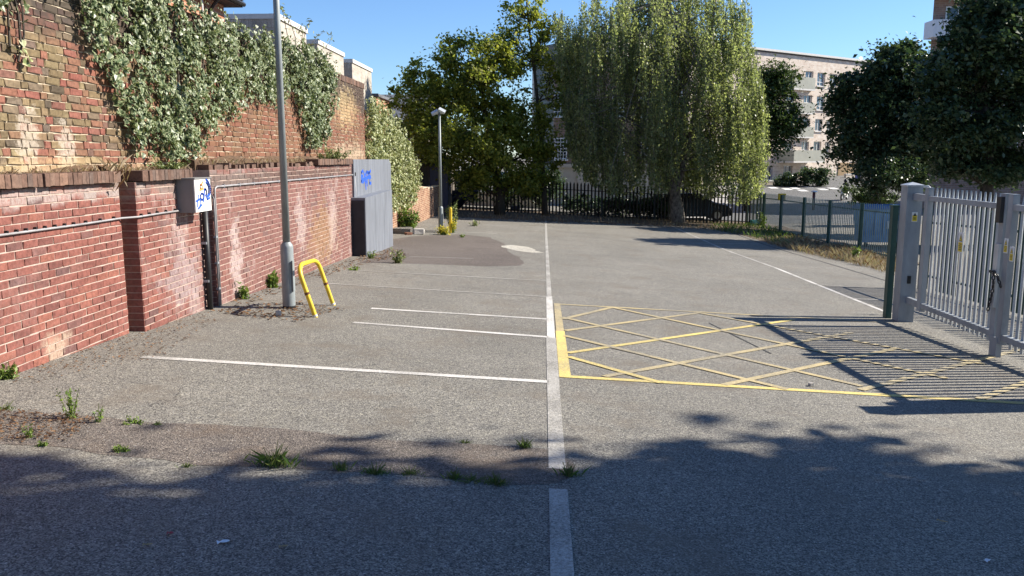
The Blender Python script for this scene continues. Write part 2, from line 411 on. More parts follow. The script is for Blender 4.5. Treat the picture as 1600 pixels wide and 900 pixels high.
# ================================================================== LEFT WALLS
HC, LB = .0765, .231
X1, X2, X3, XU = -4.56, -4.445, -4.405, -4.78
YA = onX(194, 400, X1)[1]; YB = onX(331, 400, X2)[1]; YC = onX(557, 400, X3)[1]
YA2 = YA + .13     # dark slot between the first two panels
ZC = 1.59     # underside of the coping
red = [(0, (.15, .060, .050)), (.12, (.185, .070, .056)), (.4, (.215, .080, .062)), (.7, (.20, .078, .062)), (.86, (.24, .092, .066)), (.95, (.165, .080, .070)), (1, (.12, .066, .062))]
def st_white(t, c):
    k = noise(t, 1.4, 9, .78, (1, 1, .5)); f = math_(t, 'MULTIPLY', mapr(t, k, .53, .68, 0, .75), mapr(t, noise(t, 30, 4, .7), .30, .65, .2, 1))
    g = N(t, 'NewGeometry'); sx = N(t, 'SeparateXYZ'); t.links.new(g.outputs['Position'], sx.inputs[0])
    f = math_(t, 'MULTIPLY', f, mapr(t, sx.outputs[1], 8.6, 10.0, .25, 1))
    return mix(t, f, c, (.50, .44, .42))
def spot(px, py, X, rad, col, strength=.8, amp=.6, ns=4., soft=.5):
    c = onX(px, py, X)
    return lambda t, c_: mix(t, math_(t, 'MULTIPLY', blob(t, c, rad, ns, soft, amp), strength), c_, col)
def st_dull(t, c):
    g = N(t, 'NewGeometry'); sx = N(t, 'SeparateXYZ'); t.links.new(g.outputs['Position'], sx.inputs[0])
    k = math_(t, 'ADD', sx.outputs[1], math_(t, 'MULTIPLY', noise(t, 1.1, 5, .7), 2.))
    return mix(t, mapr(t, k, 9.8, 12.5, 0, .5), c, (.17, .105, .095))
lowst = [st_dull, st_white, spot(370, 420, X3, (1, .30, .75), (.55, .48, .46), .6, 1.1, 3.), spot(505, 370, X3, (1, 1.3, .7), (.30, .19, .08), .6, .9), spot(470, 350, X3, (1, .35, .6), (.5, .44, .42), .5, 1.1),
         spot(520, 340, X3, (1, .4, .9), (.45, .38, .36), .45, 1.1), spot(290, 430, X2, (1, .7, .45), (.34, .29, .29), .65, .9), spot(85, 545, X1, (1, .28, .16), (.48, .38, .28), .8), spot(300, 285, X2, (1, 3, .16), (.42, .36, .33), .55),
         spot(440, 275, X3, (1, 9, .13), (.07, .055, .045), .85, .5), spot(40, 308, X1, (1, 2.5, .10), (.45, .38, .35), .7)]
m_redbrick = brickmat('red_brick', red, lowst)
def mortarmat(name, col, st=()):
    m, t, b = nodes(name)
    c = ramp(t, noise(t, 9, 6, .7), [(.3, tuple(x * .7 for x in col)), (.7, tuple(x * 1.15 for x in col))])
    for f in st: c = f(t, c)
    t.links.new(c, b.inputs['Base Color']); b.inputs['Roughness'].default_value = .95; bump(t, b, noise(t, 70, 3), .5, .006); return m
m_mortar = mortarmat('lime_mortar', (.47, .36, .30))
m_mortar2 = mortarmat('old_mortar', (.52, .43, .31))
def brick_template(L, H, D=.10, ch=.004):
    y, z = L / 2, H / 2
    vs = [(-D, -y, -z), (-D, y, -z), (-D, y, z), (-D, -y, z), (-ch, -y, -z), (-ch, y, -z), (-ch, y, z), (-ch, -y, z),
          (0, -y + ch, -z + ch), (0, y - ch, -z + ch), (0, y - ch, z - ch), (0, -y + ch, z - ch)]
    fs = [(8, 9, 10, 11)] + [(i, (i + 1) % 4, 4 + (i + 1) % 4, 4 + i) for i in range(4)] + [(4 + i, 4 + (i + 1) % 4, 8 + (i + 1) % 4, 8 + i) for i in range(4)]
    return np.array(vs, float), fs
def tmesh(name, vs, fs, mat):
    me = bpy.data.meshes.new(name); me.from_pydata(vs.tolist(), [], fs); me.update(); me.materials.append(mat); return me
def lay(parent, specs, mat, npiece, ymin, name='brick', jit=.0015, rough=.0012):
    """specs: list of (x, y, z, L, H); nearest in view -> single pieces, rest joined"""
    near = sorted([s for s in specs if s[1] > ymin], key=lambda s: s[1] + .15 * abs(s[2] - EYE))[:npiece]
    ns = set(near); cache = {}
    for x, y, z, L, H in near:
        k = (round(L, 3), round(H, 3))
        if k not in cache: cache[k] = [tmesh(name, *[(a if i else a + rng.normal(size=a.shape) * rough) for i, a in enumerate(brick_template(L, H))], mat) for _ in range(6)]
        piece(name, random.choice(cache[k]), parent, (x + random.gauss(0, jit), y, z))
    mb = MB()
    for s in specs:
        if s in ns: continue
        x, y, z, L, H = s; vs, fs = brick_template(L, H)
        mb.add(vs + np.array([x + random.gauss(0, jit), y, z]) + rng.normal(size=vs.shape) * rough, fs)
    o = mb.build('bricks', mat, parent, fix=False); o['kind'] = 'stuff'; return o
def stretcher(X, y0, y1, ztop, zbot):
    out = []; nz = int((ztop - zbot) / HC)
    for r in range(nz):
        z = ztop - HC * (r + .5); y = y0 + (LB / 2 if r % 2 else 0)
        if r % 2: out.append((X, y0 + LB / 4, z, LB / 2 - .01, HC - .01))
        while y < y1 - .06:
            L = min(LB, y1 - y)
            if z > G(X, y) - .1: out.append((X, y + L / 2, z, L - .010, HC - .0105))
            y += LB
    return out
low = thing('brick_retaining_wall', (X1, 9, G(X1, 9)), 'dark red brick lower wall with white salt stains, stepping forward in panels beside the parking bays', 'wall')
Y0 = 3.4; bod = MB(); g_ = .0075
specs = []
for X, a, b, top in ((X1, Y0, YA, ZC), (X2, YA2, YB, ZC), (X3, YB + .001, YC, ZC + .10)):
    specs += stretcher(X, a, b, top, G(X, b) - .15)
    bod.bb((X - .42 - (X - X1), a, -1.6), (X - g_, b + (0 if X == X3 else .0), top - .004))
bod.bb((X1 - .45, YA - .05, -1.6), (X1 - .24, YA2 + .05, ZC - .01))
mb_body = bod.build('mortar_core', m_mortar, low)
lay(low, specs, m_redbrick, 300, 6.55, rough=.002)
# return faces of the steps, facing the street side: header bricks
for X, Xn, y in ((X1 - .22, X2, YA2), (X2, X3, YB)):
    rm = MB(); k = 0; z = ZC - HC / 2
    while z > G(X, y) - .1:
        rm.bb((X - .02, y - .006, z - HC / 2 + .005), (Xn - .004, y + .05, z + HC / 2 - .005)); z -= HC
    o = rm.build('step_bricks', m_redbrick, low); o['kind'] = 'stuff'
# far end return of the lower wall
# coping: bricks on edge, in broken runs
m_cop = brickmat('coping_brick', [(0, (.10, .06, .045)), (.4, (.16, .095, .07)), (.7, (.12, .085, .07)), (1, (.20, .12, .085))], [])
cop = []
def coprun(X, y0, y1, z=ZC, name='coping_brick'):
    y = y0
    while y < y1:
        cop.append((X + .07, y, z)); y += .0765
cy = lambda px: onX(px, 280, X1 + .05)[1]
cy3 = lambda px: onX(px, 262, X3 + .05)[1]
coprun(X1, 3.5, cy(66)); coprun(X1, cy(71), cy(137)); coprun(X1, cy(140), cy(188)); 
coprun(X2, onX(216, 275, X2)[1], onX(292, 275, X2)[1]); coprun(X3 , cy3(497), cy3(550), ZC + .105)
cvs, cfs = brick_template(.0745, .115, .26, .003)
cme = [tmesh('coping_brick', cvs + rng.normal(size=cvs.shape) * .0015, cfs, m_cop) for _ in range(5)]
for x, y, z in cop: piece('coping_brick', random.choice(cme), low, (x + random.gauss(0, .003), y, z + .062 + random.gauss(0, .0015)))
# ---- upper old wall
UZ0, UZ1, YU = 1.60, 3.78, 22.4
def st_soot(t, c):
    g = N(t, 'NewGeometry'); sx = N(t, 'SeparateXYZ'); t.links.new(g.outputs['Position'], sx.inputs[0])
    k = math_(t, 'ADD', sx.outputs[2], math_(t, 'MULTIPLY', math_(t, 'SUBTRACT', noise(t, 1.6, 6, .7), .5), 1.1))
    return mix(t, mapr(t, k, 2.92, 3.25, 0, .85), c, (.055, .045, .038))
def st_red(t, c):
    g = N(t, 'NewGeometry'); sx = N(t, 'SeparateXYZ'); t.links.new(g.outputs['Position'], sx.inputs[0])
    k = math_(t, 'ADD', sx.outputs[1], math_(t, 'MULTIPLY', noise(t, 1.2, 4), 2.))
    return mix(t, mapr(t, k, 9.5, 13, 0, .6), c, (.19, .085, .05))
ust = [st_red, st_soot, spot(45, 225, XU, (1, .16, .36), (.42, .36, .29), .85, .9, 7., .18), spot(105, 240, XU, (1, .17, .30), (.44, .38, .31), .85, .9, 7., .18), spot(80, 262, XU, (1, 1.4, .14), (.45, .33, .18), .7),
       spot(540, 170, XU, (1, 1.3, .55), (.50, .38, .20), .7), spot(548, 240, XU, (1, 2., .3), (.50, .40, .28), .7), spot(470, 225, XU, (1, 2, .3), (.22, .12, .07), .5),
       spot(330, 262, XU, (1, 5, .14), (.42, .32, .20), .6)]
m_stock = brickmat('stock_brick', [(0, (.085, .065, .045)), (.16, (.165, .12, .065)), (.30, (.20, .155, .085)), (.42, (.21, .082, .06)), (.56, (.19, .11, .065)), (.72, (.22, .078, .058)), (.86, (.12, .092, .07)), (1, (.23, .165, .09))], ust)
upw = thing('old_brick_wall', (XU, 9, UZ0), 'tall weathered yellow and red brick wall standing above the red brick retaining wall', 'wall')
us = []; r = 0; z = UZ1 - .16
while z > UZ0 + .02:
    y = 3.4 + (0 if r % 2 else -.17); k = r % 2
    while y < YU - .05:
        L = LB if (k % 2 == 0) else LB / 2
        L = min(L, YU - y)
        us.append((XU, y + L / 2, z - HC / 2, L - .011, HC - .012)); y += L; k += 1
    z -= HC; r += 1
ub = MB(); ub.bb((XU - .34, 3.3, .3), (XU - .0125, YU - .006, UZ1 - .155)); ub.build('mortar_core', m_mortar2, upw)
lay(upw, us, m_stock, 300, 7.1, jit=.0022, rough=.0036)
uc = MB(); y = 3.4
while y < YU - .02:
    uc.add(*(lambda v, f: (v + np.array([XU + .012 + random.gauss(0, .004), y + .038, UZ1 - .078 + random.gauss(0, .003)]), f))(*brick_template(.068, .145, .36, .008))); y += .0765
o = uc.build('coping_bricks', m_cop, upw, fix=False); o['kind'] = 'stuff'
# far end of the upper wall: quoin headers on its street end
qe = MB(); z = UZ1 - .16 - HC / 2; k = 0
while z > .2:
    x = XU - .005 - (.06 if k % 2 else 0)
    while x > XU - .34:
        L = min(.22, x - (XU - .34)); 
        if L > .03: qe.bb((x - L + .01, YU - .05, z - HC / 2 + .005), (x, YU + .002, z + HC / 2 - .005))
        x -= .231
    z -= HC; k += 1
o = qe.build('end_bricks', m_stock, upw); o['kind'] = 'stuff'
# soil ledge between both walls
led = MB(); 
for X, a, b, z in ((X1, 3.4, YA, ZC + .0), (X2, YA, YB, ZC + .0), (X3, YB, YC, ZC + .1)):
    ys_ = np.arange(a, b, .25)
    for i, y in enumerate(ys_):
        y2 = min(y + .25, b); h = .10 + .03 * math.sin(y * 3.1); h2 = .10 + .03 * math.sin(y2 * 3.1)
        led.add([(XU + .0, y, z + h + .06), (X - .20, y, z + h - .0), (X - .20, y2, z + h2), (XU + .0, y2, z + h2 + .06), (XU, y, z - .01), (X - .2, y, z - .01), (X - .2, y2, z - .01), (XU, y2, z - .01)], [(0, 1, 2, 3), (1, 5, 6, 2), (0, 4, 5, 1), (3, 2, 6, 7)])
tag(led.build('ledge_soil', m_dirt), kind='structure')
bk = MB()
for y in np.arange(YB + .1, cy3(495), .12):
    if random.random() < .93: bk.box((X3 - .14 + random.gauss(0, .02), y, ZC + .125 + random.gauss(0, .01)), (.24, .10, .07), Matrix.Rotation(random.gauss(0, .15), 3, 'Z'))
o = bk.build('ledge_rubble', m_cop); tag(o, kind='stuff'); o['label'] = 'loose old bricks and mortar along the broken top of the red wall'; o['category'] = 'rubble'

# ---- far boundary wall with sloping top (under ivy)
XF = -5.0
fwl = thing('ivy_boundary_wall', (XF, 30, G(XF, 30)), 'brick boundary wall with sloping top almost hidden under pale ivy', 'wall')
fb = MB(); tp = [(22.8, 3.3), (26, 2.6), (30, 1.7), (33.5, .7), (36.5, .55), (40.5, .5)]
poly = [(XF, 22.8, -2), (XF, 40.5, -2)] + [(XF, y, z) for y, z in tp[::-1]]
fb.prism(poly, (-.3, 0, 0)); fb.build('mortar_core', m_mortar2, fwl)
fs_ = []
r = 0; z = 3.2
while z > -1.9:
    y = 22.8 + (LB / 2 if r % 2 else 0)
    while y < 40.3:
        zt = np.interp(y, [a for a, _ in tp], [b for _, b in tp])
        if z < zt - .05 and z > G(XF, y) - .1: fs_.append((XF + .006, y + LB / 2, z, LB - .011, HC - .012))
        y += LB
    z -= HC; r += 1
m_orange = brickmat('orange_brick', [(0, (.18, .085, .055)), (.5, (.27, .14, .085)), (1, (.32, .20, .13))], [])
mb = MB()
for x, y, z, L, H in fs_:
    vs, f = brick_template(L, H); mb.add(vs + np.array([x, y, z]), f)
o = mb.build('bricks', m_orange, fwl, fix=False); o['kind'] = 'stuff'

# ================================================================== THINGS ON THE LEFT
m_galv = plain('galvanised_steel', (.47, .49, .50), .42, .25, .18, 9, .05, sc=(1, 1, .3))
m_galvd = plain('galvanised_steel_dull', (.29, .315, .34), .5, .2, .2, 5, sc=(1, 1, .3))
m_black = plain('black_plastic', (.014, .014, .016), .5)
m_pvc = plain('grey_conduit', (.30, .29, .29), .5)
m_yelp = plain('yellow_gloss_paint', (.72, .50, .03), .42, 0, .2, 14)
m_rust = plain('rust', (.16, .07, .03), .9, 0, .5, 30)
m_boxw = plain('white_box_front', (.70, .69, .66), .5, 0, .1, 5)
m_box_shade = plain('shaded_box_side', (.20, .195, .19), .55, 0, .1, 5)  # shade on the box's unlit side put into a darker grey
m_blue = plain('blue_spray_paint', (.025, .10, .50), .5, 0, .15)
m_orange_p = plain('orange_spray_paint', (.70, .28, .06), .5, 0, .15)
m_slate = plain('grey_painted_metal', (.165, .178, .205), .55, 0, .25, 2.2, sc=(3, 3, .35))
m_side_shade = plain('cabinet_side_shade', (.03, .03, .035), .8)  # near-black colour standing in for shade on the cabinet side
m_stem = plain('plant_stem', (.10, .12, .03), .8); m_dry = plain('dry_straw', (.42, .30, .15), .9, var=.4)
m_bark = plain('dark_bark', (.055, .045, .035), .95, 0, .5, 9, .8, sc=(1, 1, .3))
lm_weed = leafmat('weed_leaf', [(0, (.10, .17, .03)), (.5, (.16, .25, .045)), (1, (.24, .30, .07))], .3)

def wallpt(px, py, X, off=0.): p = onX(px, py, X); p[0] += off; return p
# electricity box
bxA = onX(303, 281, X2); BY0 = onX(303, 281, X2 + .22)[1]; BY1 = onX(328, 279, X2 + .22)[1]
ZB1 = onX(303, 280, X2 + .22)[2]; ZB0 = onX(304, 333, X2 + .22)[2]
t = thing('electricity_box', (X2, (BY0 + BY1) / 2, ZB0), 'white fronted electricity box with blue graffiti fixed to the red brick wall', 'utility box')
b = MB().bb((X2 - .01, BY0, ZB0), (X2 + .205, BY1, ZB1)); b.build('case', m_box_shade, t)
d = MB().bb((X2 + .206, BY0 + .004, ZB0 + .004), (X2 + .222, BY1 - .004, ZB1 - .004)); door = d.build('door', m_boxw, t)
MB().bb((X2 - .005, BY0 - .015, ZB1 + .001), (X2 + .235, BY1 + .015, ZB1 + .014)).build('lid', m_box_shade, t)
def strokes(lines, org, ax, ay, nrm, wd, mat, name, parent):
    mb = MB(); org, ax, ay, nrm = map(np.array, (org, ax, ay, nrm))
    for k, ln in enumerate(lines):
        P = [org + ax * u + ay * v + nrm * (.0016 + .0004 * k) for u, v in ln]
        for i in range(len(P) - 1):
            dd = P[i + 1] - P[i]; L = np.linalg.norm(dd); dd = dd / L; q = np.cross(nrm, dd) * wd / 2; e = dd * wd * .3
            mb.add([P[i] - q - e, P[i + 1] - q + e, P[i + 1] + q + e, P[i] + q - e], [(0, 1, 2, 3)])
    return mb.build(name, mat, parent, fix=False)
arc = lambda cx, cy, r, a0, a1, n=9: [(cx + r * math.cos(R(a0 + (a1 - a0) * i / n)), cy + r * math.sin(R(a0 + (a1 - a0) * i / n))) for i in range(n + 1)]
gy, gz = BY1 - BY0, ZB1 - ZB0
gl = [[(.10, .18), (.20, .52)], [(.05, .34), (.30, .40)], [(.24, .14), (.34, .48)], arc(.42, .46, .10, 0, 360), [(.50, .30), (.60, .66)], arc(.62, .58, .10, -80, 120), [(.86, .50), (.70, .44), (.74, .36), (.90, .40)], [(.72, .43), (.86, .47)], arc(.62, .66, .24, -40, 70), arc(.62, .66, .33, -30, 75), [(.15, .12), (.36, .22)]]
strokes(gl, (X2 + .222, BY0, ZB0), (0, gy, 0), (0, 0, gz), (1, 0, 0), .028, m_blue, 'blue_graffiti', door)
strokes([arc(.40, .76, .07, 0, 330), [(.30, .66), (.52, .70)], [(.44, .83), (.5, .9)]], (X2 + .2226, BY0, ZB0), (0, gy, 0), (0, 0, gz), (1, 0, 0), .026, m_orange_p, 'orange_graffiti', door)
# cable with clips on the near wall
pa = [wallpt(x, y, X1, .022) for x, y in ((-70, 376), (0, 367), (60, 359), (120, 351), (186, 341))] + [wallpt(212, 339, X2, .022), wallpt(250, 333, X2, .022), wallpt(292, 327, X2, .022)]
t = thing('wall_cable', pa[4], 'thin grey cable clipped along the red bricks, ending at the electricity box', 'cable')
MB().tube(pa, .011, 8).build('conduit', m_pvc, t, True)
for i in range(len(pa) - 1):
    n = 4 if i in (1, 2) else (3 if i != 4 else 0)
    for k in range(n):
        p = pa[i] + (pa[i + 1] - pa[i]) * (k + .5) / n; MB().box(p + np.array([-.008, 0, .012]), (.030, .018, .036)).build('clip', m_black, t)
# conduits right of the box
gz_ = lambda X, y: G(X, y)
yb = lambda px: onX(px, 380, X3 + .03)[1]
t = thing('black_downpipe', (X2 + .05, yb(326), gz_(X2, yb(326))), 'thick black pipe running from the electricity box down to the ground', 'pipe')
y = yb(326.5) - .03
MB().tube([(X2 + .05, y, G(X2, y) - .05), (X2 + .05, y, ZB0 + .02)], .038, 10).build('pipe_run', m_black, t, True)
for z in (.25, .75): MB().box((X2 + .03, y, z), (.08, .10, .03)).build('bracket', m_galvd, t)
ptsA = [onX(336, 470, X3 + .02), onX(331, 296, X3 + .02)]
ptsA[0][1] = ptsA[1][1] = YB + .07; ptsA[0][2] = G(X3, YB) - .03
c1 = onX(552, 273, X3 + .02); zc = onX(345, 291, X3 + .02)[2]
run = [ptsA[0], (X3 + .02, YB + .07, zc - .08), (X3 + .02, YB + .085, zc - .02), (X3 + .02, YB + .15, zc)] + [(X3 + .02, yy, zc + (c1[2] - zc) * (yy - YB) / (YC - YB)) for yy in np.linspace(YB + 1, YC - .1, 8)]
t = thing('long_wall_conduit', ptsA[0], 'thin grey conduit that rises beside the electricity box and runs along the wall top', 'conduit')
MB().tube(run, .013, 8).build('conduit_run', m_pvc, t, True)
for yy in np.linspace(YB + .4, YC - .3, 14): MB().box((X3 + .012, yy, zc + (c1[2] - zc) * (yy - YB) / (YC - YB)), (.04, .02, .045)).build('clip', m_galvd, t)
t = thing('short_wall_conduit', (X3 + .02, YB + .02, G(X3, YB)), 'short grey conduit beside the black pipe, going into the electricity box', 'conduit')
MB().tube([(X3 + .02, YB + .018, G(X3, YB) - .03), (X3 + .02, YB + .018, ZB0 + .12), (X3 - .01, YB - .01, ZB0 + .2)], .014, 8).build('conduit_run', m_pvc, t, True)
for z in (.1, .45, .8): MB().box((X3 + .012, YB + .03, z), (.04, .06, .025)).build('clip', m_galvd, t)
p0 = onX(566, 404, X3 + .05); p1 = onX(554, 272, X3 + .03)
t = thing('bent_wall_cable', p0, 'loose pale cable hanging down the end of the red wall beside the grey cabinet', 'cable')
MB().tube([p1, onX(557, 310, X3 + .04), onX(558, 350, X3 + .05), onX(561, 380, X3 + .05), p0], .014, 8).build('cable_run', m_pvc, t, True)
MB().box(p1, (.05, .05, .08)).build('clip', m_black, t)

# lamp posts
m_lamp = plain('weathered_lamp_steel', (.235, .26, .265), .55, .15, .22, 12, .05, sc=(1, 1, .25))
def lamp(base, name, label, h=5.6, r0=.086, r1=.050, hb=.84):
    t = thing(name, base, label, 'lamp post'); b = np.array(base)
    z = np.array([0, 0, 1.])
    MB().tube([b - z * .1, b + z * hb, b + z * (hb + .03), b + z * (hb + .07)], [r0, r0, r0 * .93, r1 * 1.02], 20).build('base_section', m_lamp, t, 'auto')
    MB().tube([b + z * (hb + .06), b + z * h], [r1, r1 * .72], 16).build('column', m_lamp, t, True)
    MB().box(b + np.array([r0 - .003, -.02, .45]), (.012, .085, .42)).build('access_door', m_lamp, t)
    MB().tube([b - z * .02, b + z * .035], [r0 * 1.02, r0 * 1.015], 20).build('base_band', m_black, t)
    return t
LP = gp(452, 481)
lt = lamp(LP, 'lamp_post', 'tall galvanised lamp post rising beside the yellow hoop barrier', 6.2)
b = LP + np.array([0, 0, 6.2])
MB().tube([b + np.array([0, 0, -.05]), b + np.array([.12, 0, .10]), b + np.array([.45, 0, .16])], [.035, .03, .03], 8).build('arm', m_galv, lt, True)
MB().box(b + np.array([.72, 0, .17]), (.6, .26, .11)).build('lantern', m_galvd, lt)
LP2 = gp(689, 363)
lt = lamp(LP2, 'lamp_post', 'galvanised lamp post with twin floodlights beside the yellow topped weeds', 4.1, .085, .054, .84)
b = LP2 + np.array([0, 0, 4.1])
for s in (-1, 1):
    a = Matrix.Rotation(R(28 * s), 3, 'Y') @ Matrix.Rotation(R(25), 3, 'X')
    f = MB().box(b + np.array([.12 * s - .03, -.05, .02 + (.06 if s > 0 else 0)]), (.24, .2, .08), np.array(a.transposed())).build('floodlight', m_galv, lt)
MB().tube([b + np.array([-.14, 0, -.02]), b + np.array([.14, 0, 0])], .025, 8).build('crossbar', m_galv, lt)

# yellow hoop barrier (leans towards the wall)
h0, h1 = gp(493, 495.5), gp(521, 477)
ht0 = onX(466, 424, h0[0] - .24); ht1 = onX(493, 418, h1[0] - .24)
lean = np.array([-.23, 0, .0])
H_ = .66
pts = [h0 - [0, 0, .1], h0]
A0 = h0 + np.array([-.16, .0, .50]); A1 = h1 + np.array([-.16, 0, .50])
T0 = h0 + np.array([-.20, .10, .66]); T1 = h1 + np.array([-.20, -.10, .66])
def bez(a, b, c, n=6): return [(1 - s) ** 2 * a + 2 * s * (1 - s) * b + s * s * c for s in np.linspace(0, 1, n)]
path = [h0 - np.array([-.03, 0, .1]), h0] + bez(A0, h0 + np.array([-.205, .0, .655]), h0 + np.array([-.215, .22, .665])) + bez(h1 + np.array([-.215, -.22, .665]), h1 + np.array([-.205, .0, .655]), A1) + [h1, h1 - np.array([-.03, 0, .1])]
t = thing('hoop_barrier', (h0 + h1) / 2, 'leaning yellow steel hoop barrier protecting the tall lamp post', 'barrier')
MB().tube(path, .030, 12).build('hoop', m_yelp, t, True)
for a, c in ((h0, A0), (h1, A1)):
    for s, rr in ((.62, .0335),):
        p = a + (c - a) * s; u = (c - a) / np.linalg.norm(c - a); MB().tube([p - u * .016, p + u * .016], rr, 12).build('joint_band', m_rust, t)
    p = a + np.array([0, 0, .006]); MB().tube([p, p + (c - a) * .05], .0315, 12).build('chipped_foot', m_boxw, t)

# grey cabinet at the end of the wall: tall back panel + lower box
CX = -3.95
ca, cb = gp(571, 401), gp(617, 384); CX = (ca[0] + cb[0]) / 2
yA, yB_ = ca[1], cb[1] - .1
zlo = onX(571, 309, CX)[2]; zlo2 = onX(616, 296, CX)[2]
t = thing('grey_cabinet', (CX - .3, (yA + yB_) / 2, G(CX, yA)), 'big slate grey metal cabinet with taller back panel and blue scrawl at the wall end', 'cabinet')
MB().add([(CX, yA, G(CX, yA) - .05), (CX, yB_, G(CX, yB_) - .05), (CX, yB_, zlo2), (CX, yA, zlo), (X3 - .5, yA, G(CX, yA) - .05), (X3 - .5, yB_, G(CX, yB_) - .05), (X3 - .5, yB_, zlo2), (X3 - .5, yA, zlo)],
         [(0, 1, 2, 3), (4, 7, 6, 5), (3, 2, 6, 7), (0, 3, 7, 4), (1, 5, 6, 2), (0, 4, 5, 1)]).build('lower_box', m_slate, t)
UX = CX - .28
za, zb = onX(553, 249, UX)[2], onX(608, 249, UX)[2]
yu0, yu1 = onX(553, 280, UX)[1], onX(611, 280, UX)[1]
MB().prism([(UX, yu0, zlo - .3), (UX, yu1, zlo2 - .3), (UX, yu1, zb - .14), (UX, yu1 - .25, zb), (UX, yu0, za)], (-.5, 0, 0)).build('back_panel', m_slate, t)
MB().bb((X3 - .1, yA - .018, G(CX, yA)), (CX - .02, yA - .002, zlo - .06)).build('shaded_side_panel', m_side_shade, t)  # added sheet, its dark colour paints the cabinet's unlit side
sm = MB()
for u in (.33, .66): MB().bb((CX + .001, yA + (yB_ - yA) * u - .006, G(CX, yB_) + .1), (CX + .005, yA + (yB_ - yA) * u + .006, zlo2 - .06)).build('seam', m_galvd, t)
gy0 = onX(564, 280, UX)[1]; gy1 = onX(580, 280, UX)[1]; gz0 = onX(572, 290, UX)[2]; gz1 = onX(572, 265, UX)[2]
gl = [[(.22, .95), (.05, .85), (.02, .3), (.2, .25)], [(.04, .6), (.2, .62)], [(.28, .85), (.5, .2)], [(.5, .85), (.26, .25)], [(.58, .0), (.58, .85), (.74, .8), (.74, .5), (.6, .48)], [(.95, .9), (.82, .8), (.82, .1), (.97, .12)], [(.82, .45), (.95, .5)], [(.4, .3), (.45, -.2)], [(.1, .4), (.9, .55)]]
strokes(gl, (UX, gy0, gz0), (0, gy1 - gy0, 0), (0, 0, gz1 - gz0), (1, 0, 0), .075, m_blue, 'blue_graffiti', t)

# ================================================================== GATE ON THE RIGHT
gb = gp(1412, 502); GX = gb[0]; GY = gb[1]
def pale_mesh(name, h, mat, wd=.07, tip=.11, th=.004, dp=.018):
    """W-section palisade pale, local: width along Y, ridge to +X, base at z 0"""
    u = [-wd / 2, -wd / 4, 0, wd / 4, wd / 2]; x = [0, dp, dp * .25, dp, 0]
    vs, fs = [], []
    for s in (0, -th):
        for z, k in ((0, 1), (h - tip, 1), (h, .12)):
            vs += [(x[i] + s, u[i] * k, z) for i in range(5)]
    for L in (0, 15):
        for r in (0, 5):
            for i in range(4):
                q = (L + r + i, L + r + i + 1, L + r + 5 + i + 1, L + r + 5 + i); fs.append(q if L == 0 else q[::-1])
    for e in (0, 4): fs += [(e + 5 * r, e + 5 * (r + 1), 15 + e + 5 * (r + 1), 15 + e + 5 * r) for r in (0, 1)]
    return tmesh(name, np.array(vs), fs, mat)
# leaf geometry from the photograph: runs towards the camera, rails level
ztop = onX(1445, 309, GX)[2]; zrail = onX(1432, 474, GX)[2]
yl0 = onX(1442, 400, GX)[1]; yl1 = onX(1566, 430, GX)[1]
LL = yl0 - yl1
zt_tip = onX(1450, 293, GX)[2]; zbot = zrail - .13
m_green = plain('dark_green_steel', (.012, .055, .045), .5, 0, .2, 5)
m_sign_w = plain('sign_white', (.78, .78, .76), .5, var=.06); m_sign_y = plain('sign_yellow', (.80, .60, .04), .5, var=.06)
def warn(parent, x, y, z, wd, ht, txt=True):
    s = MB().bb((x - .006, y - wd / 2, z - ht / 2), (x, y + wd / 2, z + ht / 2)).build('warning_sign', m_sign_w, parent)
    return s
def signface(sg, x, y, z, wd, ht, nx=-1):
    # seen from the car park: face towards -X
    f = lambda a, b, c, d, m, n, o=.0012: MB().bb((x - .007, y + wd * a, z + ht * c), (x - .0065 - o, y + wd * b, z + ht * d)).build(n, m, sg)
    f(-.42, .42, -.44, .02, m_sign_y, 'yellow_panel'); 
    tri = lambda k, o, m, n: MB().prism([(x - .0075 - o, y - wd * .36 * k, z + ht * (.20 - .14 * k)), (x - .0075 - o, y + wd * .36 * k, z + ht * (.20 - .14 * k)), (x - .0075 - o, y, z + ht * (.20 + .25 * k))], (.001, 0, 0)).build(n, m, sg)
    tri(1, 0, m_black, 'triangle_border'); tri(.72, .0015, m_sign_y, 'triangle')
    f(-.05, .05, .16, .30, m_black, 'exclamation_stroke', .003); f(-.05, .05, .105, .13, m_black, 'exclamation_dot', .003)
    for k, (a, b) in enumerate(((-.34, .30), (-.34, .34), (-.34, .22), (-.34, .28))): f(a, b, -.09 - .09 * k, -.05 - .09 * k, m_black, 'text_line', .0016)
def gateleaf(y0, y1, label, name):
    t = thing(name, (GX, (y0 + y1) / 2, G(GX, y0)), label, 'gate')
    MB().bb((GX - .035, y1, ztop - .035), (GX + .035, y0, ztop + .035)).build('top_rail', m_galvd, t)
    MB().bb((GX - .035, y1, zrail - .035), (GX + .035, y0, zrail + .035)).build('bottom_rail', m_galvd, t)
    for y in (y0 - .06, y1 + .06): MB().bb((GX - .04, y - .055, zrail - .09), (GX + .04, y + .055, ztop + .16)).build('stile', m_galvd, t)
    me = pale_mesh('pale', zt_tip - zbot, m_galv, .052)
    n = 16
    for i in range(n):
        piece('pale', me, t, (GX + .038, y0 - .20 - (y0 - y1 - .36) * i / (n - 1), zbot + .0))
    for i in range(n):
        yy = y0 - .20 - (y0 - y1 - .36) * i / (n - 1)
    return t
g1 = gateleaf(yl0, yl1, 'galvanised palisade gate leaf hung on the wide post, warning sign at its middle', 'palisade_gate')
ys_ = yl0 - LL * .40; zs = onX(1501, 378, GX)[2]
ySg = onX(1501, 378, GX - .05)[1]
sg = warn(g1, GX - .045, ySg, zs, .125, .28); signface(sg, GX - .045, ySg, zs, .125, .28)
y2 = yl1 - .05
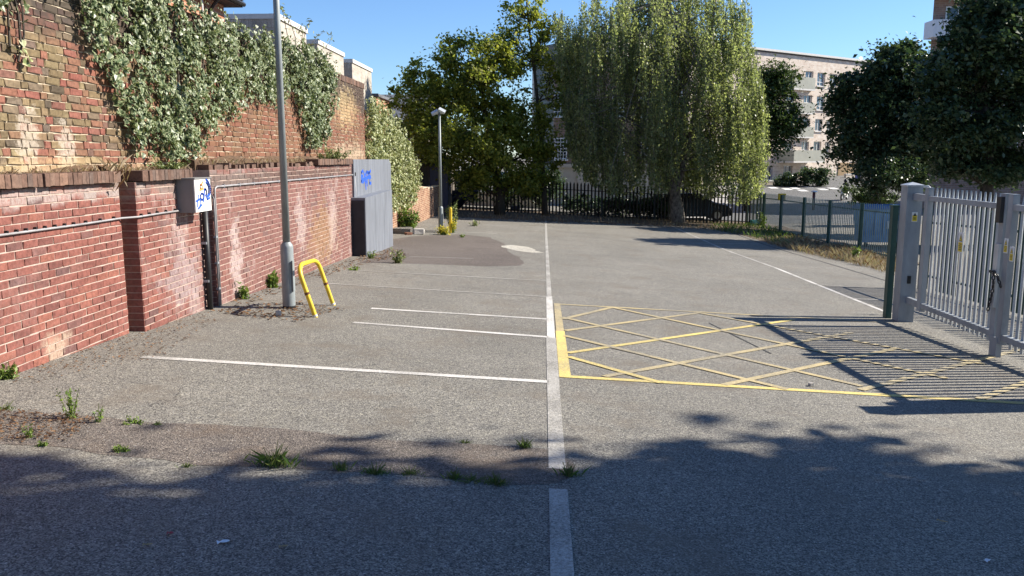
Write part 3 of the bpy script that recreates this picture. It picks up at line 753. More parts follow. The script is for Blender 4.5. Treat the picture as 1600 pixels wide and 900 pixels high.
g2 = gateleaf(y2, y2 - LL, 'galvanised palisade gate leaf beyond the chained meeting stiles, away from the wide post', 'palisade_gate')
lk = MB().bb((GX - .075, yl1 + .0, zrail + .35), (GX - .041, yl1 + .10, zrail + 1.15)).build('lock_plate', m_galv, g1)
MB().bb((GX - .085, yl1 + .02, ztop - .20), (GX - .036, yl1 + .12, ztop + .12)).build('lock_box', m_black, g1)
for (px_, py_, g_t, s) in ((1572, 384, g1, .5), (1581, 397, g2, .5)):
    q = onX(px_, py_, GX - .08); sg = warn(g_t, GX - .078, q[1], q[2], .08, .18); signface(sg, GX - .078, q[1], q[2], .08, .18)
MB().bb((GX - .05, yl1 - .1, zrail - .30), (GX + .02, yl1 + .06, zrail - .02)).build('drop_bolt', m_galvd, g1)
# chain
ct = thing('gate_chain', (GX - .09, yl1, zrail + .9), 'black chain looped round the meeting stiles of both gate leaves', 'chain')
cz = onX(1570, 430, GX - .09)[2]
pc = [np.array([GX - .095, yl1 + .12 - .02 * 0, cz]), np.array([GX - .10, yl1 + .02, cz + .02]), np.array([GX - .10, yl1 - .08, cz - .04]), np.array([GX - .095, yl1 - .17, cz - .16])]
pc2 = [pc[1], np.array([GX - .10, yl1 + .0, cz - .15]), np.array([GX - .10, yl1 + .02, cz - .32]), np.array([GX - .095, yl1 + .07, cz - .40]), np.array([GX - .09, yl1 + .09, cz - .5])]
for P in (pc, pc2):
    for a, c in zip(P[:-1], P[1:]):
        L = np.linalg.norm(c - a); k = max(1, int(L / .045))
        for i in range(k):
            m_ = a + (c - a) * (i + .5) / k; u = (c - a) / L; s_ = np.cross(u, [1, 0, 0]); s_ /= np.linalg.norm(s_); 
            o_ = np.array([1, 0, 0]) if i % 2 else s_
            loop = [m_ + u * .028 * math.cos(x) + o_ * .016 * math.sin(x) for x in np.linspace(0, 2 * math.pi, 9)]
            MB().tube(loop, .008, 5, False).build('link', m_black, ct)
# gate post
pw = .235
pz = onY(1425, 288, GY)[2]
t = thing('gate_post', gb, 'wide square galvanised gate post with flat cap and small warning sign', 'gate post')
py0 = GY + pw * .2
MB().bb((GX - pw / 2, py0 - pw / 2, gb[2] - .15), (GX + pw / 2, py0 + pw / 2, pz - .03)).build('shaft', m_galvd, t)
MB().add([(GX + sx * (pw / 2 + .012), py0 + sy * (pw / 2 + .012), pz - .03 + dz) for dz in (0, .022) for sx, sy in ((-1, -1), (1, -1), (1, 1), (-1, 1))] + [(GX, py0, pz + .035)],
         [(0, 1, 2, 3), (0, 4, 5, 1), (1, 5, 6, 2), (2, 6, 7, 3), (3, 7, 4, 0), (4, 8, 5), (5, 8, 6), (6, 8, 7), (7, 8, 4)]).build('cap', m_galv, t)
def frontsign(par, px_, py_, Y, wd, ht, name='warning_sign'):
    q = onY(px_, py_, Y)
    s = MB().bb((q[0] - wd / 2, Y - .006, q[2] - ht / 2), (q[0] + wd / 2, Y, q[2] + ht / 2)).build(name, m_sign_w, par)
    MB().bb((q[0] - wd * .42, Y - .0085, q[2] - ht * .44), (q[0] + wd * .42, Y - .0062, q[2] + ht * .18)).build('yellow_panel', m_sign_y, s)
    MB().prism([(q[0] - wd * .3, Y - .0105, q[2] + ht * .1), (q[0] + wd * .3, Y - .0105, q[2] + ht * .1), (q[0], Y - .0105, q[2] + ht * .42)], (0, .0035, 0)).build('triangle', m_black, s)
    for k in range(3): MB().bb((q[0] - wd * .3, Y - .0105, q[2] - ht * (.06 + .1 * k)), (q[0] + wd * .28, Y - .0087, q[2] - ht * (.02 + .1 * k))).build('text_line', m_black, s)
    return s
frontsign(t, 1429, 339, py0 - pw / 2, .085, .15)
q = onY(1420, 437, py0 - pw / 2); MB().bb((q[0] - .025, py0 - pw / 2 - .02, q[2] - .06), (q[0] + .025, py0 - pw / 2, q[2] + .06)).build('keeper', m_black, t)
MB().tube([(GX + pw / 2 - .01, py0 - .02, pz - .12), (GX + pw / 2 + .03, py0 - .03, pz - .04), (GX + pw / 2 + .10, py0 - .06, pz - .03), (GX + pw / 2 + .13, py0 - .08, pz - .07), (GX + pw / 2 + .13, py0 - .1, pz - .2)], .018, 8).build('cable_loop', m_galv, t, True)
for z in (zrail, ztop): MB().bb((GX - .03, yl0 - .02, z - .05), (GX + .03, py0 - pw / 2 + .0, z + .05)).build('hinge', m_galvd, t)

gpost = t; y3 = y2 - LL - .20
g_c = copy_tree(gpost, (gb[0], y3, G(GX, y3))); g_c['label'] = 'square galvanised gate post at the far end of the second gate leaf'
for ch in [c_ for c_ in g_c.children if c_.name.split('.')[0] in ('hinge', 'cable_loop')]: bpy.data.objects.remove(ch)
# green palisade fence seen behind the gate
def palfence(name, label, posts, h, mat, pitch, pmesh, ztops=(.18, .82), post_w=.09, capm=None, bars=None, cat='fence'):
    a = np.array(posts[0]); t = thing(name, (a[0], a[1], G(a[0], a[1])), label, cat)
    for i, p in enumerate(posts):
        z = G(p[0], p[1]); MB().bb((p[0] - post_w / 2, p[1] - post_w / 2, z - .1), (p[0] + post_w / 2, p[1] + post_w / 2, z + h * 1.0)).build('post', mat, t)
    for p, q in zip(posts[:-1], posts[1:]):
        p3 = np.array([p[0], p[1], G(*p[:2])]); q3 = np.array([q[0], q[1], G(*q[:2])]); d = q3 - p3; L = np.linalg.norm(d[:2]); u = d / L
        nrm = np.array([-d[1], d[0], 0]) / L; ang = math.atan2(d[1], d[0]) - math.pi / 2
        for f in ztops:
            A = p3 + np.array([0, 0, h * f]); B = q3 + np.array([0, 0, h * f]); c = (A + B) / 2; ud = (B - A) / np.linalg.norm(B - A)
            MB().box(c, (np.linalg.norm(B - A) - post_w - .004, .035, .045), [ud, nrm, np.cross(ud, nrm)]).build('rail', mat, t)
        n = int((L - post_w) / pitch)
        for i in range(n):
            s = (L - n * pitch) / 2 + pitch * (i + .5)
            piece('pale', pmesh, t, p3 + d * s / L + nrm * -.02 + np.array([0, 0, .05]), ang)
    return t
pg = pale_mesh('pale', 1.85, m_green, .07)
# green fence along the right side
m_green_lit = plain('sunlit_green_bars', (.20, .29, .255), .4, 0, .2, 5)  # paler than the posts: sunlight on the bar edges put into the colour
gmesh = pale_mesh('bar', 1.72, m_green_lit, .052, .05, .004, .012)
pix = [(1166, 351), (1192, 357), (1219, 363.5), (1254, 373), (1294, 383), (1343, 395), (1403, 409)]
posts = [gp(x, y)[:2] for x, y in pix]
palfence('green_bar_fence', 'dark green railing of thin vertical bars along the dry grass on the street side', posts, 1.76, m_green, .165, gmesh, (.07, .86), .11)
lastp = posts[-1]
palfence('green_palisade_fence', 'dark green palisade fence with wide pales standing behind the galvanised gate', [(GX + 2.6, 18.5 - 2.7 * k) for k in range(5)], 1.8, m_green, .155, pg)
t = thing('green_post', (GX - .16, GY + .30, G(GX - .16, GY + .3)), 'dark green steel post standing against the wide galvanised gate post', 'post')
MB().bb((GX - .185, GY + .25, G(GX, GY) - .1), (GX - .095, GY + .37, G(GX, GY) + 1.80)).build('shaft', m_green, t)
MB().bb((GX - .195, GY + .24, G(GX, GY) + 1.80), (GX - .085, GY + .38, G(GX, GY) + 1.825)).build('cap', m_green, t)
# yellow cap on third post
q = posts[2]; z = G(*q)
t = thing('yellow_bracket', (q[0], q[1], z + 1.77), 'small yellow bracket clamped on top of a green fence post', 'bracket')
MB().bb((q[0] - .16, q[1] - .07, z + 1.765), (q[0] + .16, q[1] + .07, z + 1.82)).build('plate', m_yelp, t); 
for s in (-1, 1): MB().bb((q[0] + s * .13 - .03, q[1] - .07, z + 1.52), (q[0] + s * .13 + .03, q[1] + .07, z + 1.764)).build('lug', m_yelp, t)
# black palisade fence at the back
m_blackp = plain('black_fence_paint', (.012, .012, .014), .5, 0, .2)
FY = 44.0
bx = np.arange(-5.2, 11.4, 2.75)
pb = pale_mesh('pale', 1.75, m_blackp, .085, .12)
palfence('black_palisade_fence', 'long black palisade fence closing the far end of the car park', [(x, FY) for x in bx], 1.65, m_blackp, .185, pb, (.12, .84), .10)

# ================================================================== BUILDINGS
m_grey_b = brickmat('pale_grey_brick', [(0, (.30, .26, .22)), (.5, (.42, .37, .31)), (1, (.50, .45, .38))], [])
m_pink_b = None
def bricktex(name, c1, c2, mort, bw=.225, bh=.075, swap=None, rough=.9, scale=1.):
    """fine brickwork of far walls (bricks too small to tell apart)"""
    m, t, b = nodes(name)
    g = N(t, 'NewGeometry'); sx = N(t, 'SeparateXYZ'); t.links.new(g.outputs['Position'], sx.inputs[0])
    ux, uy = swap or (1, 0)
    h = math_(t, 'ADD', math_(t, 'MULTIPLY', sx.outputs[0], ux), math_(t, 'MULTIPLY', sx.outputs[1], uy))
    cb = N(t, 'CombineXYZ'); t.links.new(h, cb.inputs[0]); t.links.new(sx.outputs[2], cb.inputs[1])
    br = N(t, 'TexBrick'); t.links.new(cb.outputs[0], br.inputs['Vector'])
    br.inputs['Scale'].default_value = 1; br.inputs['Brick Width'].default_value = bw * scale; br.inputs['Row Height'].default_value = bh * scale
    br.inputs['Mortar Size'].default_value = .007 * scale
    br.inputs['Color1'].default_value = (*c1, 1); br.inputs['Color2'].default_value = (*c2, 1); br.inputs['Mortar'].default_value = (*mort, 1)
    c = mix(t, .5, br.outputs['Color'], ramp(t, noise(t, 1.8, 5, .7), [(.3, (.32, .32, .32)), (.7, (.68, .68, .68))]), 'OVERLAY')
    t.links.new(c, b.inputs['Base Color']); b.inputs['Roughness'].default_value = rough
    bump(t, b, br.outputs['Fac'], -.4, .01)
    return m
m_greyY = bricktex('grey_brick_side', (.34, .30, .25), (.46, .41, .34), (.42, .38, .33), swap=(.707, .707), scale=1.5)
m_stone_c = plain('pale_coping', (.62, .60, .56), .8, var=.1)
m_redY = bricktex('red_brick_house', (.36, .14, .075), (.44, .20, .11), (.45, .33, .24), swap=(.707, .707), scale=1.3)
m_roofd = plain('dark_roof', (.06, .06, .065), .8); m_slate_r = plain('slate_roof', (.13, .135, .15), .75, var=.3, scale=4)
m_whitep = plain('white_frame_paint', (.75, .75, .73), .5, var=.06)
m_glass = glassmat('window_glass'); m_glassb = glassmat('window_glass_bright', (.10, .13, .16), .04)
XB = -8.4
ylist = [(437, 480), (497, 537), (550, 580)]
zt = EYE + 4.28
names = ['pale grey brick house block with flat parapet directly behind the tall lamp post', 'pale grey brick house block with flat parapet, second in the stepped row', 'pale grey brick house block with flat parapet, third and last of the stepped row']
for (a, b_), lab in zip(ylist, names):
    y0, y1 = onX(a, 100, XB)[1], onX(b_, 100, XB)[1]
    zt = onX(a, {437: 31, 497: 69, 550: 98}[a], XB)[2]
    t = thing('grey_brick_house', (XB - 2.5, (y0 + y1) / 2, G(XB, y0)), lab, 'house')
    MB().bb((XB - 5, y0, -2.5), (XB, y1, zt)).build('wall', m_greyY, t)
    c = MB(); 
    c.bb((XB - .26, y0 - .04, zt + .001), (XB + .05, y1 + .04, zt + .16)); c.bb((XB - 5.04, y0 - .04, zt + .001), (XB - .262, y0 + .25, zt + .155)); c.bb((XB - 5.04, y1 - .25, zt + .001), (XB - .262, y1 + .04, zt + .155))
    c.build('parapet_coping', m_stone_c, t)
    sc_ = MB(); yy = y0 + .02
    for k in range(int(5 / .12)): sc_.bb((XB - 5 + k * .12, y0 - .012, zt - .26), (XB - 5 + k * .12 + .105, y0 - .001, zt - .01))
    o = sc_.build('soldier_course', m_grey_b, t); o['kind'] = 'stuff'
# red brick house upper left
XR = -7.6; yr0, yr1 = 10.5, onX(350, 20, XR)[1]; zr = onX(350, 9, XR)[2]
t = thing('red_brick_house', (XR - 3, 15, G(XR, 15)), 'orange red brick house with dark eaves and drainpipe above the ivy', 'house')
MB().bb((XR - 6, yr0, -2.5), (XR, yr1, zr)).build('wall', m_redY, t)
MB().bb((XR - 6.3, yr0 - .3, zr + .002), (XR + .35, yr1 + .3, zr + .14)).build('eaves', m_roofd, t)
MB().add([(XR + .4, yr0 - .3, zr + .15), (XR + .4, yr1 + .3, zr + .15), (XR - 6.4, yr1 + .3, zr + .15), (XR - 6.4, yr0 - .3, zr + .15), (XR - 3, yr0 + 2.5, zr + 2.6), (XR - 3, yr1 - 2.5, zr + 2.6)], [(0, 1, 5, 4), (1, 2, 5), (2, 3, 4, 5), (3, 0, 4), (0, 3, 2, 1)]).build('roof', m_slate_r, t)
MB().tube([(XR + .38, yr0, zr + .07), (XR + .38, yr1 + .3, zr + .07)], .055, 8).build('gutter', m_black, t)
yd = onX(322, 20, XR)[1]; MB().tube([(XR + .36, yd, zr + .04), (XR + .08, yd, zr - .3), (XR + .08, yd, -1.5)], .045, 8).build('drainpipe', m_black, t)
MB().tube([(XR + .06, yd - .35, zr - .05), (XR + .06, yd - .35, -1.5)], .025, 8).build('white_pipe', m_whitep, t)
# small red house further back
y0, y1 = onX(588, 170, XB)[1], onX(609, 170, XB)[1]; zt = onX(588, 151, XB)[2]
t = thing('flat_roofed_brick_house', (XB - 2, y0, G(XB, y0)), 'small orange brick house with flat grey roof behind the far ivy', 'house')
MB().bb((XB - 5, y0, -3), (XB, y1, zt)).build('wall', m_redY, t); MB().bb((XB - 5.2, y0 - .15, zt + .001), (XB + .12, y1 + .15, zt + .14)).build('flat_roof', m_slate_r, t)
MB().tube([(XB + .08, y1 - .25, zt - .1), (XB + .08, y1 - .25, -2)], .07, 8).build('drainpipe', m_black, t)
yy = 52.; a = onY(608, 156, yy); b_ = onY(650, 200, yy)
t = thing('slate_roofed_house', (a[0] + 3, yy + 3, G(a[0], yy)), 'house with dark slate roof showing between the brick house and the yellow green tree', 'house')
zz = onY(620, 200, yy)[2]; zr_ = onY(620, 154, yy)[2]
MB().bb((a[0] - 4, yy, -3), (a[0] + 2.2, yy + 7, zz)).build('wall', m_grey_b, t)
MB().add([(a[0] - 4.3, yy - .3, zz + .01), (a[0] + 2.5, yy - .3, zz + .01), (a[0] + 2.5, yy + 7.3, zz + .01), (a[0] - 4.3, yy + 7.3, zz + .01), (a[0] - 4.3, yy + 3.5, zr_ + .5), (a[0] + 2.5, yy + 3.5, zr_ + .5)], [(0, 1, 5, 4), (2, 3, 4, 5), (0, 4, 3), (1, 2, 5), (0, 3, 2, 1)]).build('roof', m_slate_r, t)
# shed with blue door at far left corner
SY = 42.2; a = onY(641, 241, SY); b_ = onY(700, 241, SY); zt = a[2]; zg = G(a[0], SY)
m_timber = plain('weathered_timber', (.13, .11, .09), .9, 0, .4, 4, .3, sc=(6, 6, .5)); m_navy = plain('dark_blue_door_paint', (.015, .03, .10), .45, 0, .15)
t = thing('garage_shed', ((a[0] + b_[0]) / 2, SY + 1.5, zg), 'flat roofed shed with timber front and dark blue door in the far corner', 'shed')
MB().bb((a[0], SY + .06, zg - .2), (b_[0], SY + 3.2, zt - .1)).build('body', m_timber, t)
MB().bb((a[0] - .2, SY - .35, zt - .09), (b_[0] - .3, SY + 3.4, zt + .08)).build('flat_roof', m_stone_c, t)
x = a[0] + .02
x_d = onY(672, 300, SY)[0]
while x < x_d - .05:
    MB().bb((x, SY, zg), (min(x + .14, x_d) - .012, SY + .055, zt - .1)).build('plank', m_timber, t); x += .14
MB().bb((x_d, SY - .02, zg + .02), (b_[0] - .02, SY + .05, zt - .1)).build('blue_door', m_navy, t)
px_ = onY(650, 300, SY - 1)[0]
t = thing('brick_pier', (px_, SY - 1, G(px_, SY - 1)), 'crumbling orange brick pier next to the timber shed front', 'pier')
MB().bb((px_ - .25, SY - 1.2, zg - .2), (px_ + .2, SY - .8, zt - .35)).build('pier_shaft', bricktex('pier_brick', (.30, .14, .08), (.38, .2, .12), (.4, .3, .22)), t)
MB().bb((px_ - .28, SY - 1.23, zt - .349), (px_ + .23, SY - .77, zt - .25)).build('pier_cap', m_stone_c, t)
# tarpaulin hanging on the black fence
tp = MB(); nu, nv = 26, 16; A = onY(702, 298, FY - .12); B = onY(748, 299, FY - .12)
for j in range(nv):
    for i in range(nu):
        u, v = i / (nu - 1), j / (nv - 1)
        x = A[0] + (B[0] - A[0]) * (u * (1 - .42 * v) + .02); drop = 1.05 * v * (1 - .45 * u ** 2)
        z = A[2] + .03 * math.sin(u * 9) - drop; yo = -.10 - .07 * math.sin(u * 14 + v * 5) * (.3 + v) - .10 * math.sin(v * 3.1) - .05 * math.sin(v * 11 + u * 7)
        tp.v.append((x, FY - .06 + yo, z))
tp.f = [(j * nu + i, j * nu + i + 1, (j + 1) * nu + i + 1, (j + 1) * nu + i) for j in range(nv - 1) for i in range(nu - 1)]
o = tp.build('tarpaulin', plain('dark_blue_plastic_sheet', (.012, .018, .05), .28, var=.2), None, True, fix=False); tag(o, 'crumpled dark blue plastic sheet hanging over the black fence beside the shed', 'tarpaulin')
o.modifiers.new('thick', 'SOLIDIFY').thickness = .012
# dark plastic crate by the fence
q = gp(806, 331); t = thing('plastic_crate', q, 'small dark blue plastic crate lying at the foot of the black fence', 'crate')
MB().bb(q + [-.22, -.15, 0], q + [.22, -.13, .32]).build('side', m_navy, t); MB().bb(q + [-.22, .13, 0], q + [.22, .15, .32]).build('side', m_navy, t)
MB().bb(q + [-.22, -.129, 0], q + [-.2, .129, .32]).build('end', m_navy, t); MB().bb(q + [.2, -.129, 0], q + [.22, .129, .32]).build('end', m_navy, t); MB().bb(q + [-.199, -.129, .0], q + [.199, .129, .02]).build('base', m_navy, t)

# ---- building with sash windows behind the birch
BY = 56.
m_brown = bricktex('brown_brick', (.20, .125, .085), (.27, .17, .115), (.30, .25, .2), swap=(1, 0), scale=1.4)
m_cream = plain('cream_render', (.52, .46, .37), .9, var=.12, scale=1.5)
xl = onY(866, 200, BY)[0]; xr = onY(1075, 200, BY)[0]; zm = onY(900, 256, BY)[2]; ztp = onY(870, 95, BY)[2]; zg = G(5, BY) - .3
t = thing('sash_window_building', ((xl + xr) / 2, BY + 4, zg), 'brown brick building with cream ground floor and white sash windows behind the birch', 'building')
MB().bb((xl, BY, zm), (xr, BY + 9, ztp)).build('brick_wall', m_brown, t)
MB().bb((xl - .05, BY - .08, zg), (xr + .05, BY + 8.9, zm - .002)).build('ground_floor_wall', m_cream, t)
MB().bb((xl - .3, BY - .35, ztp + .002), (xr + .3, BY + 9.3, ztp + .25)).build('roof_edge', m_roofd, t)
for k in range(6):
    x = xl + (xr - xl) * (k + .0) / 5.0; MB().bb((x - .2, BY - .17, zg), (x + .2, BY - .082, zm - .25)).build('pilaster', m_cream, t)
MB().bb((xl - .1, BY - .2, zm - .24), (xr + .1, BY - .083, zm - .004)).build('cornice', m_cream, t)
def sash(par, x0, x1, z0, z1, Y):
    wn = MB().bb((x0, Y - .012, z0), (x1, Y - .003, z1)).build('window', m_glass, par)
    f = MB(); b_ = .07
    f.bb((x0 - b_, Y - .06, z0 - b_), (x0, Y - .004, z1 + b_)); f.bb((x1, Y - .06, z0 - b_), (x1 + b_, Y - .004, z1 + b_)); f.bb((x0 + .001, Y - .059, z1), (x1 - .001, Y - .0045, z1 + b_)); f.bb((x0 + .001, Y - .059, z0 - b_), (x1 - .001, Y - .0045, z0)); f.bb((x0 + .001, Y - .055, (z0 + z1) / 2 - .04), (x1 - .001, Y - .013, (z0 + z1) / 2 + .04))
    f.build('frame', m_whitep, wn)
    g = MB()
    for k in (1, 2, 3): g.bb((x0 + (x1 - x0) * k / 4 - .018, Y - .04, z0), (x0 + (x1 - x0) * k / 4 + .018, Y - .0135, z1))
    for k in (1, 2, 4, 5): g.bb((x0, Y - .039, z0 + (z1 - z0) * k / 6 - .018), (x1, Y - .014, z0 + (z1 - z0) * k / 6 + .018))
    g.build('glazing_bars', m_whitep, wn)
    MB().bb((x0 - .15, Y - .14, z0 - .17), (x1 + .15, Y - .005, z0 - .075)).build('sill', m_whitep, wn)
for cx in (876, 921, 966, 1011, 1056):
    for (ya_, yb_) in ((145, 180), (217, 247)):
        p, q = onY(cx - 8.5, yb_, BY), onY(cx + 8.5, ya_, BY); sash(t, p[0], q[0], p[2], q[2], BY - .002)
# low pale wall behind the black fence, left part
t = thing('rendered_garden_wall', (-2, 50, G(-2, 50)), 'low pale rendered garden wall behind the left half of the black fence', 'wall')
MB().bb((-9, 50, G(-2, 50) - .6), (xl - .4, 50.22, G(-2, 50) + .85)).build('wall_body', m_cream, t); MB().bb((-9, 49.95, G(-2, 50) + .851), (xl - .4, 50.27, G(-2, 50) + .93)).build('wall_coping', m_stone_c, t)

# ---- apartment block, facade receding to the right
th = math.atan(1844 / F) - YAW
rdir = np.array([math.sin(th), math.cos(th), 0]); nrm = np.array([rdir[1], -rdir[0], 0])
FP = onY(1190, 245, 92.); FP[2] = 0
def fpt(px, py): p = onP(px, py, FP, nrm); return np.array([np.dot(p - FP, rdir), p[2]])
def W(s, z, o=0.): return FP + rdir * s + nrm * o + np.array([0, 0, z])
AX = [rdir, nrm, np.array([0, 0, 1.])]
m_pink = bricktex('buff_pink_brick', (.56, .45, .36), (.70, .60, .50), (.66, .59, .51), swap=(rdir[0], rdir[1]), scale=2.4)
m_balc = plain('grey_green_panel', (.34, .34, .28), .6, var=.12, scale=1)
t = thing('apartment_block', W(10, G(13, 100), -5), 'long buff brick apartment block with grey green balconies beyond the street', 'apartment block')
ztp = fpt(1190, 79)[1]; s0 = -22.; s1 = fpt(1362, 150)[0] + 14; zb = -3.
# wall pieces with true openings: build as grid of columns
wins = [(1226, 1241, 108.5, 120), (1258.7, 1271, 111, 123), (1277, 1289.6, 113.5, 134.6), (1296.5, 1308, 115.4, 136), (1256, 1269, 148.4, 161), (1276, 1289, 150.5, 172), (1293, 1304, 152, 173), (1255.4, 1266, 185, 198), (1273.5, 1285, 186, 205), (1292, 1301, 187.5, 206),
        (1252.6, 1264, 221, 235), (1271, 1283, 221, 242), (1289, 1297, 221.5, 242), (1189, 1202, 229, 248), (1166.6, 1181, 259.4, 283), (1192.6, 1207, 259, 281), (1251, 1262.7, 259, 271), (1314, 1324, 118, 138), (1314, 1324, 154, 174), (1314, 1324, 189, 207), (1314, 1324, 222, 242), (1330, 1341, 121, 140), (1330, 1341, 156, 175), (1330, 1341, 190, 208),
        (1196, 1208, 106, 127), (1196, 1208, 148, 168), (1196, 1208, 189, 208), (1226, 1241, 148, 160), (1224, 1239, 186, 198), (1168, 1181, 105, 128), (1168, 1181, 148, 170), (1168, 1181, 190, 210), (1166, 1180, 229, 248), (1226, 1240, 221, 234), (1224, 1238, 259, 276)]
WB = MB(); WB.box(W((s0 + s1) / 2, (zb + ztp) / 2, -6.0), (s1 - s0, 11.4, ztp - zb), AX).build('core', m_glass, t)
rects = []
for a, b_, c, d in wins:
    p = fpt(a, (c + d) / 2); q = fpt(b_, (c + d) / 2); cx = (a + b_) / 2; rects.append((p[0], q[0], fpt(cx, d)[1], fpt(cx, c)[1]))
ss = sorted(set([s0, s1] + [x for r_ in rects for x in r_[:2]])); zs_ = sorted(set([zb, ztp] + [x for r_ in rects for x in r_[2:]]))
fc = MB(); DPT = .3
# greedy: rows of strips
for i in range(len(ss) - 1):
    sa, sb = ss[i], ss[i + 1]; sm_ = (sa + sb) / 2
    cuts = sorted([(r_[2], r_[3]) for r_ in rects if r_[0] < sm_ < r_[1]])
    z = zb
    for c0, c1_ in cuts + [(ztp, ztp)]:
        if c0 > z: fc.add([W(sa, z), W(sb, z), W(sb, c0), W(sa, c0)], [(0, 1, 2, 3)])
        z = max(z, c1_)
for a, b_, c, d in rects:
    fc.add([W(a, c), W(b_, c), W(b_, d), W(a, d), W(a, c, -DPT), W(b_, c, -DPT), W(b_, d, -DPT), W(a, d, -DPT)], [(0, 4, 5, 1), (1, 5, 6, 2), (2, 6, 7, 3), (3, 7, 4, 0)])
fc.add([W(s0, ztp), W(s1, ztp), W(s1, ztp, -12), W(s0, ztp, -12), W(s0, zb), W(s0, zb, -12), W(s1, zb), W(s1, zb, -12)], [(0, 1, 2, 3), (0, 3, 5, 4), (1, 6, 7, 2)])
fc.build('facade', m_pink, t, fix=False)
MB().box(W((s0 + s1) / 2, ztp + .12, .02), (s1 - s0 + .3, .5, .22), AX).build('parapet_coping', m_stone_c, t)
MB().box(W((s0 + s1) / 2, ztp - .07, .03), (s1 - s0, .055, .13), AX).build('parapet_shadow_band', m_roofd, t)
for k, (a, b_, c, d) in enumerate(rects):
    wn = MB().box(W((a + b_) / 2, (c + d) / 2, -.24), (b_ - a, .02, d - c), AX).build('window', m_glassb if k % 3 else m_glass, t)
    f = MB(); e = .07
    for x in (a + e / 2, b_ - e / 2, (a + b_) / 2 + .1 * (k % 2)): f.box(W(x, (c + d) / 2, -.2), (e, .05, d - c), AX)
    for z in (c + e / 2, d - e / 2): f.box(W((a + b_) / 2, z, -.2), (b_ - a, .045, e), AX)
    if d - c > 1.4: f.box(W((a + b_) / 2, c + .45, -.2), (b_ - a, .047, e), AX)
    f.build('frame', m_whitep, wn)
    MB().box(W((a + b_) / 2, c - .05, .05), (b_ - a + .2, .14, .1), AX).build('sill', m_stone_c, wn)
def balcony(a, b_, c, d, out):
    p = fpt(a, (c + d) / 2)[0]; q = fpt(b_, (c + d) / 2)[0]; cx = (a + b_) / 2; z0, z1 = fpt(cx, d)[1], fpt(cx, c)[1]
    bal = MB().box(W((p + q) / 2, z0 + .08, out / 2), (q - p, out, .16), AX).build('balcony', m_stone_c, t)
    MB().box(W((p + q) / 2, (z0 + z1) / 2 + .08, out - .03), (q - p, .05, z1 - z0 - .16), AX).build('front_panel', m_balc, bal)
    for x in (p + .03, q - .03): MB().box(W(x, (z0 + z1) / 2 + .08, out / 2 - .03), (.05, out - .06, z1 - z0 - .16), AX).build('side_panel', m_balc, bal)
for v in ((1235, 1268, 121, 141.5), (1238, 1267, 161, 178.7), (1240, 1265.6, 198, 216)): balcony(*v, .5)
balcony(1214, 1262.7, 235, 254, 2.2)
# garage door opening in timber
p = fpt(1309, 263); q = fpt(1335, 263); MB().box(W((p[0] + q[0]) / 2, p[1] - .1, .04), (q[0] - p[0], .08, 1.5), AX).build('timber_panel', plain('timber_cladding', (.30, .20, .10), .8, var=.3, scale=3, sc=(1, 1, 8)), t)
# front garden wall
def gwall(px0, px1, ptop, off, label):
    p = fpt(px0, 280)[0]; q = fpt(px1, 280)[0]; zt_ = onP((px0 + px1) / 2, ptop, W(0, 0, off), nrm)[2]; c = W((p + q) / 2, 0, off)
    t = thing('garden_wall', (c[0], c[1], G(c[0], c[1])), label, 'wall')
    MB().box(W((p + q) / 2, zt_ - 1.2, off), (q - p, .25, 2.4), AX).build('wall_body', m_cream if px0 > 1250 else m_grey_b, t); MB().box(W((p + q) / 2, zt_ + .05, off), (q - p + .1, .35, .095), AX).build('wall_coping', m_stone_c, t)
gwall(1140, 1214, 284, 3.5, 'low grey brick garden wall in front of the apartment block beside the hedge')
gwall(1290, 1345, 273, 2.5, 'low cream garden wall beneath the timber panel of the apartment block')

# ---- tower block on the right with white balconies
TY = 62.; xl = onY(1452, 100, TY)[0]; xr = xl + 22
m_tower = bricktex('tower_brick', (.26, .155, .12), (.34, .21, .16), (.36, .30, .26), swap=(1, 0), scale=1.8)
m_wbal = plain('white_balcony_render', (.70, .69, .72), .7, var=.06)
t = thing('tower_block', ((xl + xr) / 2, TY + 6, G(20, TY)), 'brown brick tower block with white balconies rising behind the dark trees', 'tower block')
MB().prism([(xl, TY, -3), (xr, TY, -3), (xr + 5, TY + 10, -3), (xl * (TY + 10) / TY + .6, TY + 10, -3)], (0, 0, 18.5)).build('wall', m_tower, t)
flo = [onY(1470, y, TY)[2] for y in (58, 8)]; fh = 2.75
zf = onY(1460, 62, TY)[2]
for k in range(-3, 2):
    z = zf + k * fh
    for x0, x1 in ((xl - .55, xl + 3.2), (xl + 8, xl + 11.5), (xl + 15, xl + 18.5)):
        bl = MB().bb((x0, TY - 1.5, z), (x1, TY - .003, z + .2)).build('balcony', m_wbal, t)
        MB().bb((x0, TY - 1.5, z + .201), (x1, TY - 1.4, z + 1.15)).build('parapet', m_wbal, bl); MB().bb((x0, TY - 1.399, z + .201), (x0 + .1, TY - .004, z + 1.149)).build('side', m_wbal, bl); MB().bb((x1 - .1, TY - 1.399, z + .201), (x1, TY - .004, z + 1.149)).build('side', m_wbal, bl)
    for x0, x1 in ((xl + .9, xl + 2.6), (xl + 4.2, xl + 6.6), (xl + 8.6, xl + 10.8), (xl + 12.3, xl + 14.2), (xl + 15.7, xl + 17.7)):
        wn = MB().bb((x0, TY - .02, z + .35), (x1, TY - .002, z + 2.2)).build('window', m_glass, t)
        f = MB()
        for x in (x0, (x0 + x1) / 2, x1): f.bb((x - .05, TY - .07, z + .3), (x + .05, TY - .021, z + 2.25))
        for zz in (z + .3, z + 2.2): f.bb((x0 + .051, TY - .068, zz - .05), (x1 - .051, TY - .022, zz + .05))
        f.build('frame', m_whitep, wn)

